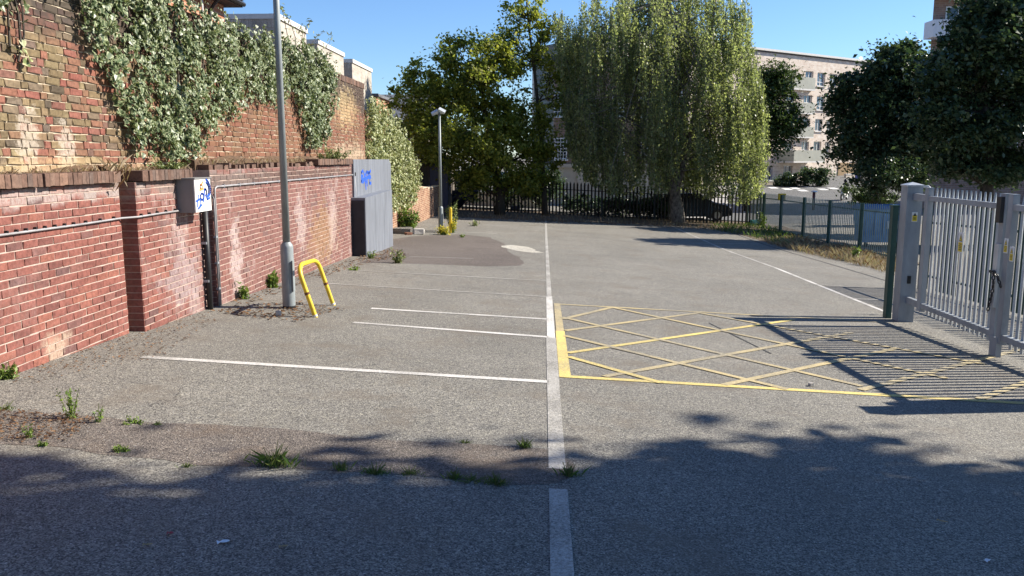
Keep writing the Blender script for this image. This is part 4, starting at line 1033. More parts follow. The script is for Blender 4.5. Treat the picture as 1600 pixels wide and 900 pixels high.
# ================================================================== STREET BEYOND THE FENCES
def road_sheet(name, pix, mat, up):
    pts = [gp(x, y) for x, y in pix]; mb = MB(); mb.add([p + np.array([0, 0, up]) for p in pts], [tuple(range(len(pts)))])
    o = mb.build(name, mat); o['kind'] = 'structure'; return o
mb = MB(); ysr = [47.5, 52, 60, 70, 78, 86, 94, 102, 110, 118]
for y in ysr:
    x0 = 9.0 + (y - 47.5) * .28; x1 = 26 + (y - 47.5) * .62
    mb.v += [(x, y, G(x, y) + .006) for x in np.linspace(x0, x1, 5)]
mb.f = [(j * 5 + i, j * 5 + i + 1, (j + 1) * 5 + i + 1, (j + 1) * 5 + i) for j in range(len(ysr) - 1) for i in range(4)]
tag(mb.build('road', m_road), kind='structure')
def strip(name, xy, h, mat, wd):
    mb = MB(); n = len(xy)
    for (x, y) in xy: mb.v += [(x - wd, y, G(x, y) + h), (x, y, G(x, y) + h), (x, y, G(x, y) - .05)]
    mb.f = [f for j in range(n - 1) for f in ((j * 3, j * 3 + 1, j * 3 + 4, j * 3 + 3), (j * 3 + 1, j * 3 + 2, j * 3 + 5, j * 3 + 4))]
    return tag(mb.build(name, mat), kind='structure')
strip('pavement', [(9.0 + (y - 47.5) * .28, y) for y in ysr], .12, m_pave, 2.6)
sheetpts = [(-9, 45.2), (12.6, 45.2), (9.0, 47.4), (-9, 47.4)]
tag(sheet('back_pavement', [np.array(p) for p in sheetpts], m_pave, .03), kind='structure')
m_rw = plain('road_white', (.70, .69, .66), .8, var=.1)
for px_, py_ in ((1208, 293.5), (1230, 295.6), (1254, 297.8), (1242, 294.2), (1286, 296), (1302, 294.5), (1218, 289), (1262, 292)):
    p = gp(px_, py_); mbx = MB(); a_, b_ = .38, .8
    mbx.v = [(p[0] + sx * a_, p[1] + sy * b_, G(p[0] + sx * a_, p[1] + sy * b_) + .012) for sx, sy in ((-1, -1), (1, -1), (1, 1), (-1, 1))]; mbx.f = [(0, 1, 2, 3)]
    tag(mbx.build('crossing_mark', m_rw), kind='structure')

# ---- parked dark car behind the black fence
def car(base, L=4.3, Wd=1.75, H=1.45, yaw=0., label='', mat=None):
    t = thing('parked_car', base, label, 'car')
    side = [(-.5, .30), (-.5, .62), (-.47, .86), (-.40, .93), (-.36, 1.28), (-.30, 1.40), (-.05, 1.45), (.10, 1.40), (.27, .98), (.44, .84), (.49, .70), (.5, .45), (.5, .28), (.42, .22), (-.44, .22)]
    c, s_ = math.cos(yaw), math.sin(yaw); b = np.array(base)
    def P(x, y, z): return b + np.array([x * c - y * s_, x * s_ + y * c, z])
    mb = MB(); n = len(side); rows = []
    for yk, ins in ((-.5, .06), (-.46, 0), (.46, 0), (.5, .06)):
        row = []
        for u, z in side:
            k = .80 if z > 1.0 else 1.0
            row.append(P(u * L * (1 - ins * .4), yk * Wd * k, (z - (.03 if ins and z > .5 else 0)) * H / 1.45))
        rows.append(row)
    for r_ in rows: mb.v += [tuple(p) for p in r_]
    for j in range(3): mb.f += [(j * n + i, j * n + (i + 1) % n, (j + 1) * n + (i + 1) % n, (j + 1) * n + i) for i in range(n)]
    mb.f += [tuple(range(n))[::-1], tuple(3 * n + i for i in range(n))]
    mb.build('body', mat, t, 'auto')
    for sd in (-1, 1):
        y = sd * (Wd * .5 * .80 + .004) if False else sd * Wd * .415
        MB().prism([P(-.33 * L, y, 1.0), P(.20 * L, y, 1.0), P(.09 * L, y * .99, 1.33), P(-.27 * L, y * .99, 1.33)], P(0, sd * .02, 0) - P(0, 0, 0)).build('side_window', m_glass, t)
        for u in (-.30, .31):
            w_ = MB().tube([P(u * L, sd * (Wd / 2 - .17), .31), P(u * L, sd * (Wd / 2 + .012), .31)], .31, 20).build('wheel', m_black, t)
            MB().tube([P(u * L, sd * (Wd / 2 + .005), .31), P(u * L, sd * (Wd / 2 + .02), .31)], .19, 14).build('rim', m_galv, w_)
        MB().box(P(.485 * L, sd * .62, .68), (.10, .30, .13)).build('headlight', m_glassb, t); MB().box(P(-.495 * L, sd * .65, .80), (.05, .22, .2)).build('tail_light', m_orange_p, t)
    ws = [P(.262 * L, -.62, 1.0), P(.262 * L, .62, 1.0), P(.112 * L, .58, 1.385), P(.112 * L, -.58, 1.385)]
    MB().prism(ws, (P(.03, 0, .03) - P(0, 0, 0))).build('windscreen', m_glass, t)
    return t
m_car = plain('black_car_paint', (.012, .014, .02), .18, .0, .1, spec=.7)
cq = onY(1078, 340, 46.3); car((cq[0], 46.3, G(cq[0], 46.3) + .03), 4.2, 1.75, 1.5, 0., 'black hatchback car parked on the pavement behind the black palisade fence', m_car)

# ---- blue recycling container behind the green railing
q = gp(1372, 396); Yb = q[1] + 3.4; bxp = onY(1372, 370, Yb); zb_ = G(bxp[0], Yb)
m_bb = plain('blue_container', (.16, .32, .52), .45, var=.15); m_bl = plain('blue_container_lid', (.04, .14, .36), .4, var=.1)
t = thing('recycling_container', (bxp[0], Yb, zb_), 'large blue wheeled recycling container behind the green railing near the gate', 'container')
wz = onY(1372, 326, Yb)[2]; w2_ = .85
MB().add([(bxp[0] + sx * (w2_ - (.10 if z == 0 else 0)), Yb + sy * (.5 - (.08 if z == 0 else 0)), zb_ + .2 + z * (wz - zb_ - .2)) for z in (0, 1) for sx, sy in ((-1, -1), (1, -1), (1, 1), (-1, 1))], [(0, 1, 2, 3), (4, 7, 6, 5), (0, 4, 5, 1), (1, 5, 6, 2), (2, 6, 7, 3), (3, 7, 4, 0)]).build('tub', m_bb, t)
lid = MB(); arcp = [(-.56 + 1.12 * i / 8, .16 * math.sin(math.pi * i / 8) + .02) for i in range(9)]
lid.prism([(bxp[0] - w2_ - .05, Yb + a_, wz + .004 + b_) for a_, b_ in arcp] + [(bxp[0] - w2_ - .05, Yb + .56, wz + .003), (bxp[0] - w2_ - .05, Yb - .56, wz + .003)], (2 * w2_ + .1, 0, 0)); lid.build('lid', m_bl, t)
for k in range(5): MB().bb((bxp[0] - .7 + k * .33, Yb - .515, zb_ + .5), (bxp[0] - .62 + k * .33, Yb - .47, wz - .1)).build('rib', m_bb, t)
MB().bb((bxp[0] + .1, Yb - .525, zb_ + .75), (bxp[0] + .55, Yb - .516, zb_ + 1.05)).build('notice', m_sign_w, t)
for sx in (-1, 1):
    for sy in (-1, 1): MB().tube([(bxp[0] + sx * .6 - .03, Yb + sy * .34, zb_ + .1), (bxp[0] + sx * .6 + .03, Yb + sy * .34, zb_ + .1)], .1, 12).build('wheel', m_black, t)
# ---- small street things
q = gp(1272, 322); q = onY(1272, 300, 60.); zz = G(q[0], 60.)
t = thing('bollard', (q[0], 60., zz), 'dark red street bollard with a white cap beyond the green railing', 'bollard')
zt_ = onY(1272, 300, 60.)[2]
MB().tube([(q[0], 60, zz - .05), (q[0], 60, zt_)], [.11, .10], 12).build('stem', plain('dark_red_paint', (.12, .03, .03), .5), t, True); MB().tube([(q[0], 60, zt_), (q[0], 60, zt_ + .05), (q[0], 60, zt_ + .10)], [.24, .24, .1], 14).build('cap', m_sign_w, t)
q = onY(1337, 320, 52.); zz = G(q[0], 52.); z1 = onY(1337, 262, 52.)[2]
t = thing('street_sign_pole', (q[0], 52., zz), 'grey pole with small violet blue sign beside the motorcyclist', 'sign')
MB().tube([(q[0], 52, zz - .1), (q[0], 52, z1)], .038, 10).build('pole', m_galvd, t, True); MB().bb((q[0] - .17, 51.93, z1 - .85), (q[0] + .17, 51.96, z1 - .1)).build('sign_plate', plain('violet_sign', (.13, .12, .30), .5), t)
# motorcycle and rider
MY = 72.; q = onY(1320, 300, MY); z0 = G(q[0], MY); mx = q[0]
t = thing('motorcycle', (mx, MY, z0), 'white motor scooter standing on the rising street', 'motorcycle')
D = np.array([-.62, -.78, 0]); D /= np.linalg.norm(D); b0 = np.array([mx, MY, z0]); U = np.array([0, 0, 1.]); SD = np.cross(D, U)
m_tyre = plain('tyre_rubber', (.02, .02, .02), .8)
for s_ in (-.62, .62):
    c = b0 + D * s_ + U * .27; loop = [c + D * .21 * math.cos(a) + U * .21 * math.sin(a) for a in np.linspace(0, 2 * math.pi, 17)]
    w_ = MB().tube(loop, .065, 8, False).build('wheel', m_tyre, t, True); MB().tube([c - SD * .05, c + SD * .05], .14, 12).build('rim', m_galv, w_)
MB().tube([b0 + D * .60 + U * .40, b0 + D * .50 + U * .75, b0 + D * .42 + U * 1.02], [.10, .17, .09], 10).build('front_fairing', m_whitep, t, True)
MB().tube([b0 + D * .45 + U * .40, b0 + D * .1 + U * .32, b0 - D * .3 + U * .42, b0 - D * .75 + U * .66], [.15, .16, .19, .09], 10).build('body', m_whitep, t, True)
MB().tube([b0 + D * .05 + U * .74, b0 - D * .65 + U * .82], [.13, .15], 10).build('seat', m_black, t, True)
MB().tube([b0 + D * .40 + U * 1.02 - SD * .34, b0 + D * .44 + U * 1.05, b0 + D * .40 + U * 1.02 + SD * .34], .025, 8).build('handlebar', m_black, t)
MB().box(b0 + D * .64 + U * .80, (.14, .14, .14)).build('headlight', m_glassb, t)
# rider: one skinned body
me = bpy.data.meshes.new('person'); J = {}
def jv(n, p, r_): J[n] = (len(J), p, r_)
jv('pel', b0 - D * .25 + U * .88, .15); jv('ab', b0 - D * .22 + U * 1.08, .15); jv('ch', b0 - D * .14 + U * 1.30, .17); jv('nk', b0 - D * .08 + U * 1.47, .07); jv('hd', b0 - D * .05 + U * 1.60, .10)
E_ = [('pel', 'ab'), ('ab', 'ch'), ('ch', 'nk'), ('nk', 'hd')]
for s_, k in ((-1, 'l'), (1, 'r')):
    jv('sh' + k, b0 - D * .12 + U * 1.36 + SD * .2 * s_, .075); jv('el' + k, b0 + D * .08 + U * 1.12 + SD * .30 * s_, .055); jv('wr' + k, b0 + D * .34 + U * 1.05 + SD * .30 * s_, .045); jv('ha' + k, b0 + D * .41 + U * 1.04 + SD * .29 * s_, .05)
    jv('hp' + k, b0 - D * .20 + U * .84 + SD * .12 * s_, .10); jv('kn' + k, b0 + D * .24 + U * .80 + SD * .22 * s_, .08); jv('an' + k, b0 + D * .20 + U * .40 + SD * .20 * s_, .055); jv('to' + k, b0 + D * .38 + U * .36 + SD * .21 * s_, .045)
    E_ += [('ch', 'sh' + k), ('sh' + k, 'el' + k), ('el' + k, 'wr' + k), ('wr' + k, 'ha' + k), ('pel', 'hp' + k), ('hp' + k, 'kn' + k), ('kn' + k, 'an' + k), ('an' + k, 'to' + k)]
pt = thing('person', b0 - D * .25 + U * .8, 'person in dark clothes and helmet sitting on the white scooter', 'person')
off = wloc(pt); me.from_pydata([tuple(J[n][1] - off) for n in J], [(J[a][0], J[b][0]) for a, b in E_], [])
po = bpy.data.objects.new('body', me); COL.objects.link(po); po.parent = pt; po.modifiers.new('skin', 'SKIN'); 
for n in J: i = J[n][0]; me.skin_vertices[0].data[i].radius = (J[n][2], J[n][2]); me.skin_vertices[0].data[i].use_root = (n == 'pel')
ss_ = po.modifiers.new('sub', 'SUBSURF'); ss_.levels = ss_.render_levels = 1; me.materials.append(plain('dark_jacket', (.02, .02, .025), .8))
hb = MB(); c = b0 - D * .03 + U * 1.64
hb.tube([c - U * .15, c - U * .12, c - U * .05, c + U * .04, c + U * .11, c + U * .14], [.07, .12, .15, .15, .10, .03], 14); hb.build('helmet', plain('black_helmet', (.015, .015, .017), .25), pt, True)

# ================================================================== TREES
class Tree: pass
def make_tree(name, label, base, trunk, r0, lobes, nclump, nleaf, lsize, lmat, bmat, cr=.55, twig=.5, cat='tree', group=None, upb=.45, asp=.6, shell=2.4):
    """trunk: world polyline; lobes: (centre, (rx, ry, rz)). Limbs go to lobes, twigs to leaf clumps."""
    t = thing(name, base, label, cat, group); tb = MB()
    n = len(trunk); rad = [r0 * (1 - .75 * i / (n - 1)) for i in range(n)]; rad[0] *= 1.25
    tb.tube(trunk, rad, 10)
    T = np.array(trunk); C = []; vol = np.array([l[1][0] * l[1][1] * l[1][2] for l in lobes]) ** .8; cnt = (nclump * vol / vol.sum()).astype(int) + 2
    for (c, rr), k in zip(lobes, cnt):
        c = np.array(c, float); rr = np.array(rr, float)
        # limb
        zt = c[2] - max(rr[2] * .8, .6); i = int(np.argmin(np.abs(T[:, 2] - min(max(zt, T[1, 2]), T[-1, 2])))); s0_ = T[i]; r_l = rad[i] * .55
        mid_ = (s0_ + c) / 2 + np.array([0, 0, .12 * np.linalg.norm(c - s0_)]) + rng.normal(size=3) * .15
        lp = bez(s0_, mid_, c, 6); tb.tube(lp, list(np.linspace(r_l, max(r_l * .3, .012), 6)), 6)
        d = unit(rng.normal(size=(k, 3))); q = rng.random(k) ** (1 / shell); q = np.where(rng.random(k) < .16, q * 1.28, q); pc_ = c + d * q[:, None] * rr
        C.append(np.c_[pc_, d])
        for p in pc_:
            if random.random() < twig:
                s_ = lp[random.choice((2, 3, 4, 5))]; m_ = (s_ + p) / 2 + rng.normal(size=3) * .12 + np.array([0, 0, .08])
                tb.tube([s_, m_, p], [.022, .014, .006], 4, False)
    C = np.concatenate(C); per = max(3, nleaf // len(C))
    idx = np.repeat(np.arange(len(C)), per); crs = cr * (.35 + 1.25 * rng.random(len(C)))
    off_ = rng.normal(size=(len(idx), 3)) * np.array([.5, .5, .33]); P = C[idx, :3] + off_ * crs[idx][:, None]
    nr = unit(np.array([0, 0, 1.]) * upb + C[idx, 3:] * .3 + np.array(SUND) * .5)
    V = leaves(P, lsize, nr, .5, asp)
    tb.build('trunk', bmat, t, True, fix=False)
    npmesh('crown', V, 4, lmat, t); return t
def lob(px_, py_, Y, rx, rz, ry=None, dy=0.):
    c = onY(px_, py_, Y + dy); k = Y / F; return (c, (rx * k, (ry or rx) * k, rz * k))
lm_yg = leafmat('yellow_green_leaf', [(0, (.12, .155, .03)), (.5, (.215, .25, .048)), (.85, (.30, .31, .06)), (1, (.38, .36, .075))], .6)
lm_birch = leafmat('birch_leaf', [(0, (.14, .175, .085)), (.5, (.245, .285, .14)), (1, (.40, .43, .22))], .6, .36)
lm_dark = leafmat('dark_maple_leaf', [(0, (.028, .055, .03)), (.5, (.052, .088, .044)), (1, (.10, .135, .06))], .28, .28)
lm_mid = leafmat('mid_green_leaf', [(0, (.03, .055, .015)), (.6, (.055, .09, .025)), (1, (.10, .14, .035))], .25)
TYL = 41.5
b = onY(781, 332, TYL); b[2] = G(b[0], TYL)
L1 = [lob(690, 150, TYL, 62, 45, 60), lob(660, 190, TYL, 45, 40, 60), lob(745, 120, TYL, 55, 55, 60), lob(715, 215, TYL, 75, 45, 75, -1.2), lob(790, 190, TYL, 65, 60, 70, .5), lob(760, 245, TYL, 70, 42, 60, -.8), lob(700, 95, TYL, 22, 28, 40), lob(640, 140, TYL, 22, 20, 30), lob(780, 95, TYL, 34, 36, 40), lob(840, 240, TYL, 40, 45, 50, .6), lob(735, 285, TYL, 45, 20, 50, -.5), lob(815, 280, TYL, 45, 25, 50), lob(672, 232, TYL, 38, 22, 40), lob(625, 165, TYL, 16, 10, 20), lob(650, 112, TYL, 14, 16, 20), lob(712, 70, TYL, 14, 18, 20), lob(735, 60, TYL, 16, 18, 20), lob(628, 205, TYL, 20, 16, 30)]
tr = [b - [0, 0, .1], b + [0.02, 0, .9], onY(774, 270, TYL), onY(768, 225, TYL), onY(757, 170, TYL), onY(750, 120, TYL)]
make_tree('broadleaf_tree', 'wide yellow green broadleaf tree in front of the black fence beside the shed', b, tr, .26, L1, 680, 52000, .165, lm_yg, m_bark, .48, .5, shell=1.6)
# slender tall tree
b = onY(852, 338, 42.6); b[2] = G(b[0], 42.6); Y_ = 42.6
tr = [b - [0, 0, .1], onY(850, 300, Y_), onY(846, 230, Y_), onY(840, 160, Y_), onY(834, 100, Y_), onY(826, 40, Y_), onY(822, -10, Y_)]
L2 = [lob(822, 22, Y_, 36, 26), lob(850, 55, Y_, 26, 24), lob(800, 60, Y_, 30, 26), lob(832, 95, Y_, 34, 22), lob(862, 120, Y_, 20, 22), lob(806, 110, Y_, 20, 16), lob(868, 155, Y_, 22, 20), lob(850, 190, Y_, 24, 16), lob(826, -20, Y_, 26, 22), lob(780, 75, Y_, 14, 14)]
make_tree('slender_tree', 'slender tall tree with bare forked stems between the yellow green tree and the birch', b, tr, .15, L2, 190, 8500, .15, lm_yg, m_bark, .40, .9)
# weeping birch
Y_ = 42.8; b = onY(1058, 345, Y_); b[2] = G(b[0], Y_)
m_bbark = plain('pale_birch_bark', (.17, .15, .13), .9, 0, .85, 7, .6, sc=(1, 1, .8))
t = thing('weeping_birch', b, 'large weeping birch with pale trunk and long hanging branches at the far fence', 'tree')
tb = MB(); trk = [b - [0, 0, .1], b + [0, 0, .5], onY(1054, 300, Y_), onY(1046, 272, Y_), onY(1052, 220, Y_), onY(1050, 150, Y_), onY(1040, 60, Y_), onY(1032, 0, Y_), onY(1030, -40, Y_)]
tb.tube(trk, [.42, .36, .27, .24, .22, .19, .14, .09, .04], 12)
tb.tube([trk[2], onY(1064, 275, Y_), onY(1072, 235, Y_), onY(1090, 160, Y_), onY(1110, 60, Y_), onY(1120, -10, Y_)], [.17, .15, .14, .11, .07, .03], 8)
topf = lambda x: np.interp(x, [868, 880, 905, 940, 1035, 1120, 1165, 1175, 1200], [28, 22, -5, -25, -45, -35, -10, 70, 85])
botf = lambda x: np.interp(x, [868, 885, 900, 930, 960, 1000, 1035, 1060, 1080, 1130, 1165, 1185, 1200], [75, 225, 268, 296, 306, 306, 302, 300, 308, 316, 322, 306, 262])
SL = []
for i in range(350):
    x = 872 + 320 * random.random(); e = math.sqrt(max(0, 1 - ((x - 1035) / 172) ** 2)); dep = random.uniform(-1, 1) * (.5 + 3.2 * e)
    yt, yb0 = topf(x), botf(x)
    y0c = yt + (yb0 - yt) * random.random() * .9 + abs(dep) * 5; top_ = onY(x, y0c, Y_ + dep); BL = random.uniform(45, 130)
    k = trk[random.choice((3, 4, 5, 6, 7))]; m_ = (k + top_) / 2 + np.array([0, 0, .15])
    if i % 2 == 0: tb.tube(bez(k, m_, top_, 5), [.05, .04, .026, .018, .01], 5, False)
    for j in range(random.randint(6, 12)):
        xx = x + random.gauss(0, 6); y0 = y0c + random.gauss(0, 9); y1 = min(y0 + BL * random.uniform(.5, 1.1), botf(xx) - random.random() ** 2 * 30)
        if y1 - y0 < 8: continue
        dd = dep + random.gauss(0, .22)
        p0 = onY(xx, y0, Y_ + dd); p1 = onY(xx + random.gauss(0, 4), y1, Y_ + dd + random.gauss(0, .1))
        sway = rng.normal(size=3) * .10; L = np.linalg.norm(p1 - p0); n = max(8, int(L * 30))
        s_ = rng.random(n); P = p0 + (p1 - p0) * s_[:, None] + np.sin(s_ * 3.1)[:, None] * sway + rng.normal(size=(n, 3)) * np.array([.06, .06, .04])
        SL.append(P); tb.tube([p0, (p0 + p1) / 2 + sway, p1], [.009, .006, .003], 3, False)
P = np.concatenate(SL); 
V = leaves(P, .115, unit(np.array(SUND) + np.array([0, -.3, .2]))[None, :].repeat(len(P), 0), .42, .62, np.array([0, 0, -1.]))
tb.build('trunk', m_bbark, t, True, fix=False); npmesh('crown', V, 4, lm_birch, t)
# dark tree right of the birch, further away
Y_ = 58.; b = onY(1166, 320, Y_); b[2] = G(b[0], Y_)
tr = [b - [0, 0, .1], onY(1166, 290, Y_), onY(1180, 245, Y_), onY(1196, 200, Y_), onY(1205, 150, Y_)]
make_tree('street_tree', 'dark green leaning street tree between the birch and the apartment block', b, tr, .22, [lob(1212, 170, Y_, 36, 40), lob(1222, 130, Y_, 26, 28), lob(1232, 190, Y_, 22, 22), lob(1196, 200, Y_, 26, 26), lob(1226, 218, Y_, 16, 12), lob(1190, 130, Y_, 26, 30), lob(1205, 235, Y_, 14, 10)], 170, 16000, .19, lm_mid, m_bark, .65, .5)
# big dark trees on the right
Y_ = 40.; b = onY(1418, 330, Y_); b[2] = G(b[0], Y_)
tr = [b - [0, 0, .1], onY(1420, 290, Y_), onY(1424, 240, Y_), onY(1422, 190, Y_), onY(1415, 140, Y_), onY(1412, 90, Y_)]
LA = [lob(1390, 120, Y_, 50, 42), lob(1345, 150, Y_, 44, 34), lob(1330, 205, Y_, 32, 42), lob(1390, 195, Y_, 65, 50), lob(1430, 112, Y_, 40, 38), lob(1450, 170, Y_, 60, 60), lob(1375, 235, Y_, 55, 25), lob(1418, 84, Y_, 22, 18), lob(1318, 128, Y_, 20, 16), lob(1440, 235, Y_, 50, 35), lob(1305, 175, Y_, 14, 14), lob(1312, 232, Y_, 18, 12), lob(1360, 112, Y_, 18, 14), lob(1390, 82, Y_, 16, 12), lob(1460, 262, Y_, 34, 18), lob(1340, 246, Y_, 16, 10)]
make_tree('dark_maple', 'dark green spreading maple beyond the green railing, in front of the apartment block', b, tr, .24, LA, 420, 42000, .19, lm_dark, m_bark, .5, .5, shell=1.8)
Y_ = 34.; b = onY(1542, 340, Y_); b[2] = G(b[0], Y_)
tr = [b - [0, 0, .1], onY(1542, 290, Y_), onY(1545, 240, Y_), onY(1540, 180, Y_), onY(1535, 100, Y_), onY(1540, 20, Y_)]
LB_ = [lob(1500, 120, Y_, 60, 60), lob(1560, 60, Y_, 70, 60), lob(1536, 42, Y_, 44, 36), lob(1600, 130, Y_, 75, 70), lob(1500, 200, Y_, 60, 40), lob(1570, 215, Y_, 70, 35), lob(1470, 165, Y_, 35, 40), lob(1620, 30, Y_, 70, 60), lob(1504, 88, Y_, 30, 28), lob(1660, 180, Y_, 60, 60), lob(1580, -20, Y_, 50, 40), lob(1500, 250, Y_, 34, 18), lob(1590, 256, Y_, 40, 20), lob(1545, 250, Y_, 30, 16), lob(1470, 110, Y_, 16, 14), lob(1640, 250, Y_, 40, 25), lob(1520, 12, Y_, 18, 16), lob(1462, 128, Y_, 26, 36), lob(1450, 190, Y_, 26, 34), lob(1462, 92, Y_, 16, 14), lob(1520, 272, Y_, 40, 14), lob(1575, 278, Y_, 40, 14), lob(1480, 268, Y_, 26, 14)]
make_tree('dark_maple', 'tall dark green maple behind the galvanised gate, in front of the tower block', b, tr, .28, LB_, 430, 50000, .19, lm_dark, m_bark, .5, .5, shell=1.8)
# shrubs
def shrub(name, label, px_, py_, Y, lobes, n, ls, lm, group=None):
    b = onY(px_, py_, Y); b[2] = G(b[0], Y); top = b + np.array([0, 0, .7])
    return make_tree(name, label, b, [b - [0, 0, .05], b + [.02, 0, .3], top], .05, lobes, max(12, n // 90), n, ls, lm, m_bark, .35, .3, 'shrub', group)
shrub('dark_shrub', 'large dark shrub under the spreading maple beyond the green railing', 1385, 320, 38., [lob(1385, 270, 38, 44, 26), lob(1360, 285, 38, 25, 20), lob(1420, 282, 38, 25, 22)], 9000, .12, lm_dark)
shrub('low_hedge_shrub', 'low green shrub by the street sign pole on the bank', 1345, 310, 46., [lob(1345, 305, 46, 32, 14), lob(1375, 310, 46, 28, 12)], 5000, .12, lm_mid)
for k, (x, y, r_) in enumerate(((1228, 284, 16), (1262, 277, 20), (1283, 277, 12))):
    Yk = 86.; shrub('apartment_shrub', ['rounded dark shrub of the apartment block, at the end of the grey garden wall', 'widest of the dark shrubs in front of the apartment block', 'smallest dark shrub of the apartment block, next to the cream garden wall'][k], x, 292, Yk, [lob(x, y, Yk, r_, 13)], 3500, .22, lm_dark, 'shrubs along the apartment block')
for k, (x, w_) in enumerate(((728, 30), (790, 34), (845, 26))):
    shrub('fence_shrub', ['dark leafy shrub behind the black fence, next to the plastic sheet', 'dark leafy shrub behind the black fence, right behind the plastic crate', 'dark leafy shrub behind the black fence, at the slender tree'][k], x, 330, 46.8, [lob(x, 295, 46.8, w_, 24), lob(x + 12, 280, 46.8, w_ * .7, 20)], 5000, .13, lm_dark, 'shrubs behind the black fence')
shrub('undergrowth_shrub', 'tangled dark undergrowth behind the black fence below the sash windows', 930, 335, 46.2, [lob(905, 318, 46.2, 30, 16), lob(950, 322, 46.2, 34, 14), lob(975, 316, 46.2, 22, 18)], 6000, .12, lm_dark)
for k, (x, w_) in enumerate(((1000, 26), (1030, 22))):
    shrub('fence_bush', ['wider low dark bush behind the black fence, beside the sash window building', 'smaller low dark bush behind the black fence, touching the birch trunk'][k], x, 335, 45.6, [lob(x, 322, 45.6, w_, 16)], 3500, .11, lm_dark, 'bushes at the birch')
# trees standing beside the camera's right, throwing the shade over the foreground
ca_, sa_ = math.cos(R(SUN_AZ)), math.sin(R(SUN_AZ))
def shade_tree(tt, qq, h, rr, label, nl=80000):
    x, y = tt * ca_ - (qq - .62) * sa_, tt * sa_ + (qq - .62) * ca_; z = G(x, y); b = np.array([x, y, z])
    tr = [b - [0, 0, .1], b + [0, 0, 1.5], b + [.1, 0, h * .4], b + [0, .1, h * .6], b + [0, 0, h * .85]]
    lo = [(b + np.array([0, 0, h * .66]), (rr * .8, rr * .8, h * .27))]
    for k in range(9):
        a = k * 2.4; k = k * 1.0; lo.append((b + np.array([math.cos(a) * rr * .55, math.sin(a) * rr * .55, h * (.48 + .045 * k)]), (rr * .48, rr * .48, rr * .36)))
    return make_tree('shade_tree', label, b, tr, .25, lo, 800, nl, .30, lm_mid, m_bark, .85, .1)
shade_tree(12.0, 1.0, 13.0, 4.7, 'broad green tree beside the entrance, nearest the gate leaves, shading the tarmac')
shade_tree(20.0, -.05, 17.0, 5.2, 'broad green tree standing second in the row beside the entrance')
shade_tree(28.5, -.9, 22.0, 5.6, 'tallest broad green tree at the end of the row beside the entrance')
shade_tree(11.0, -5.0, 12.0, 5.2, 'broad green tree standing behind the entrance row', 55000)

# ================================================================== IVY
lm_ivy = leafmat('variegated_ivy_leaf', [(0, (.04, .07, .03)), (.5, (.085, .125, .055)), (1, (.16, .20, .09))], .2, .4, (.46, .49, .29))
lm_ivyp = leafmat('pale_ivy_leaf', [(0, (.10, .14, .04)), (.5, (.19, .23, .08)), (1, (.32, .34, .15))], .15, .45, (.48, .46, .24))
def inpoly(px_, py_, poly):
    x, y = np.array(px_), np.array(py_); ins = np.zeros(len(x), bool); n = len(poly)
    for i in range(n):
        x1, y1 = poly[i]; x2, y2 = poly[(i + 1) % n]
        c = ((y1 > y) != (y2 > y)) & (x < (x2 - x1) * (y - y1) / (y2 - y1 + 1e-9) + x1); ins ^= c
    return ins
def ivyleaf(C, size, nrm, up):
    """five-pointed ivy leaf: hexagon polygon with a fold, uv.x = 1 at the rim"""
    n = len(C); s = (size * (1 + .28 * rng.normal(size=n)).clip(.5, 1.7))[:, None]
    nn = unit(nrm + .55 * rng.normal(size=(n, 3))); d = -up + .5 * rng.normal(size=(n, 3)); d = unit(d - nn * (d * nn).sum(1, keepdims=True)); q = np.cross(nn, d)
    prof_ = [(-.42, 0, 0), (-.30, .42, .06), (.05, .34, .03), (.55, 0, 0), (.05, -.34, .03), (-.30, -.42, .06)]
    pts_ = [C + d * s * a + q * s * b_ + nn * s * c for a, b_, c in prof_]
    # two quads-fans round a centre: use 2 polygons of 4 (left / right half)
    L_ = np.stack([pts_[0], pts_[1], pts_[2], pts_[3]], 1); R_ = np.stack([pts_[3], pts_[4], pts_[5], pts_[0]], 1)
    uv_l = np.tile(np.array([[.1, 0], [1, 0], [1, 0], [.25, 0]]), (n, 1)); uv_r = np.tile(np.array([[.25, 0], [1, 0], [1, 0], [.1, 0]]), (n, 1))
    V = np.concatenate([L_.reshape(-1, 4, 3), R_.reshape(-1, 4, 3)], 1).reshape(-1, 3)
    UV = np.concatenate([uv_l.reshape(-1, 4, 2), uv_r.reshape(-1, 4, 2)], 1).reshape(-1, 2)
    return V, UV
def vine_mesh(mb, pts, r0):
    mb.tube(pts, list(np.linspace(r0, r0 * .3, len(pts))), 5, False)
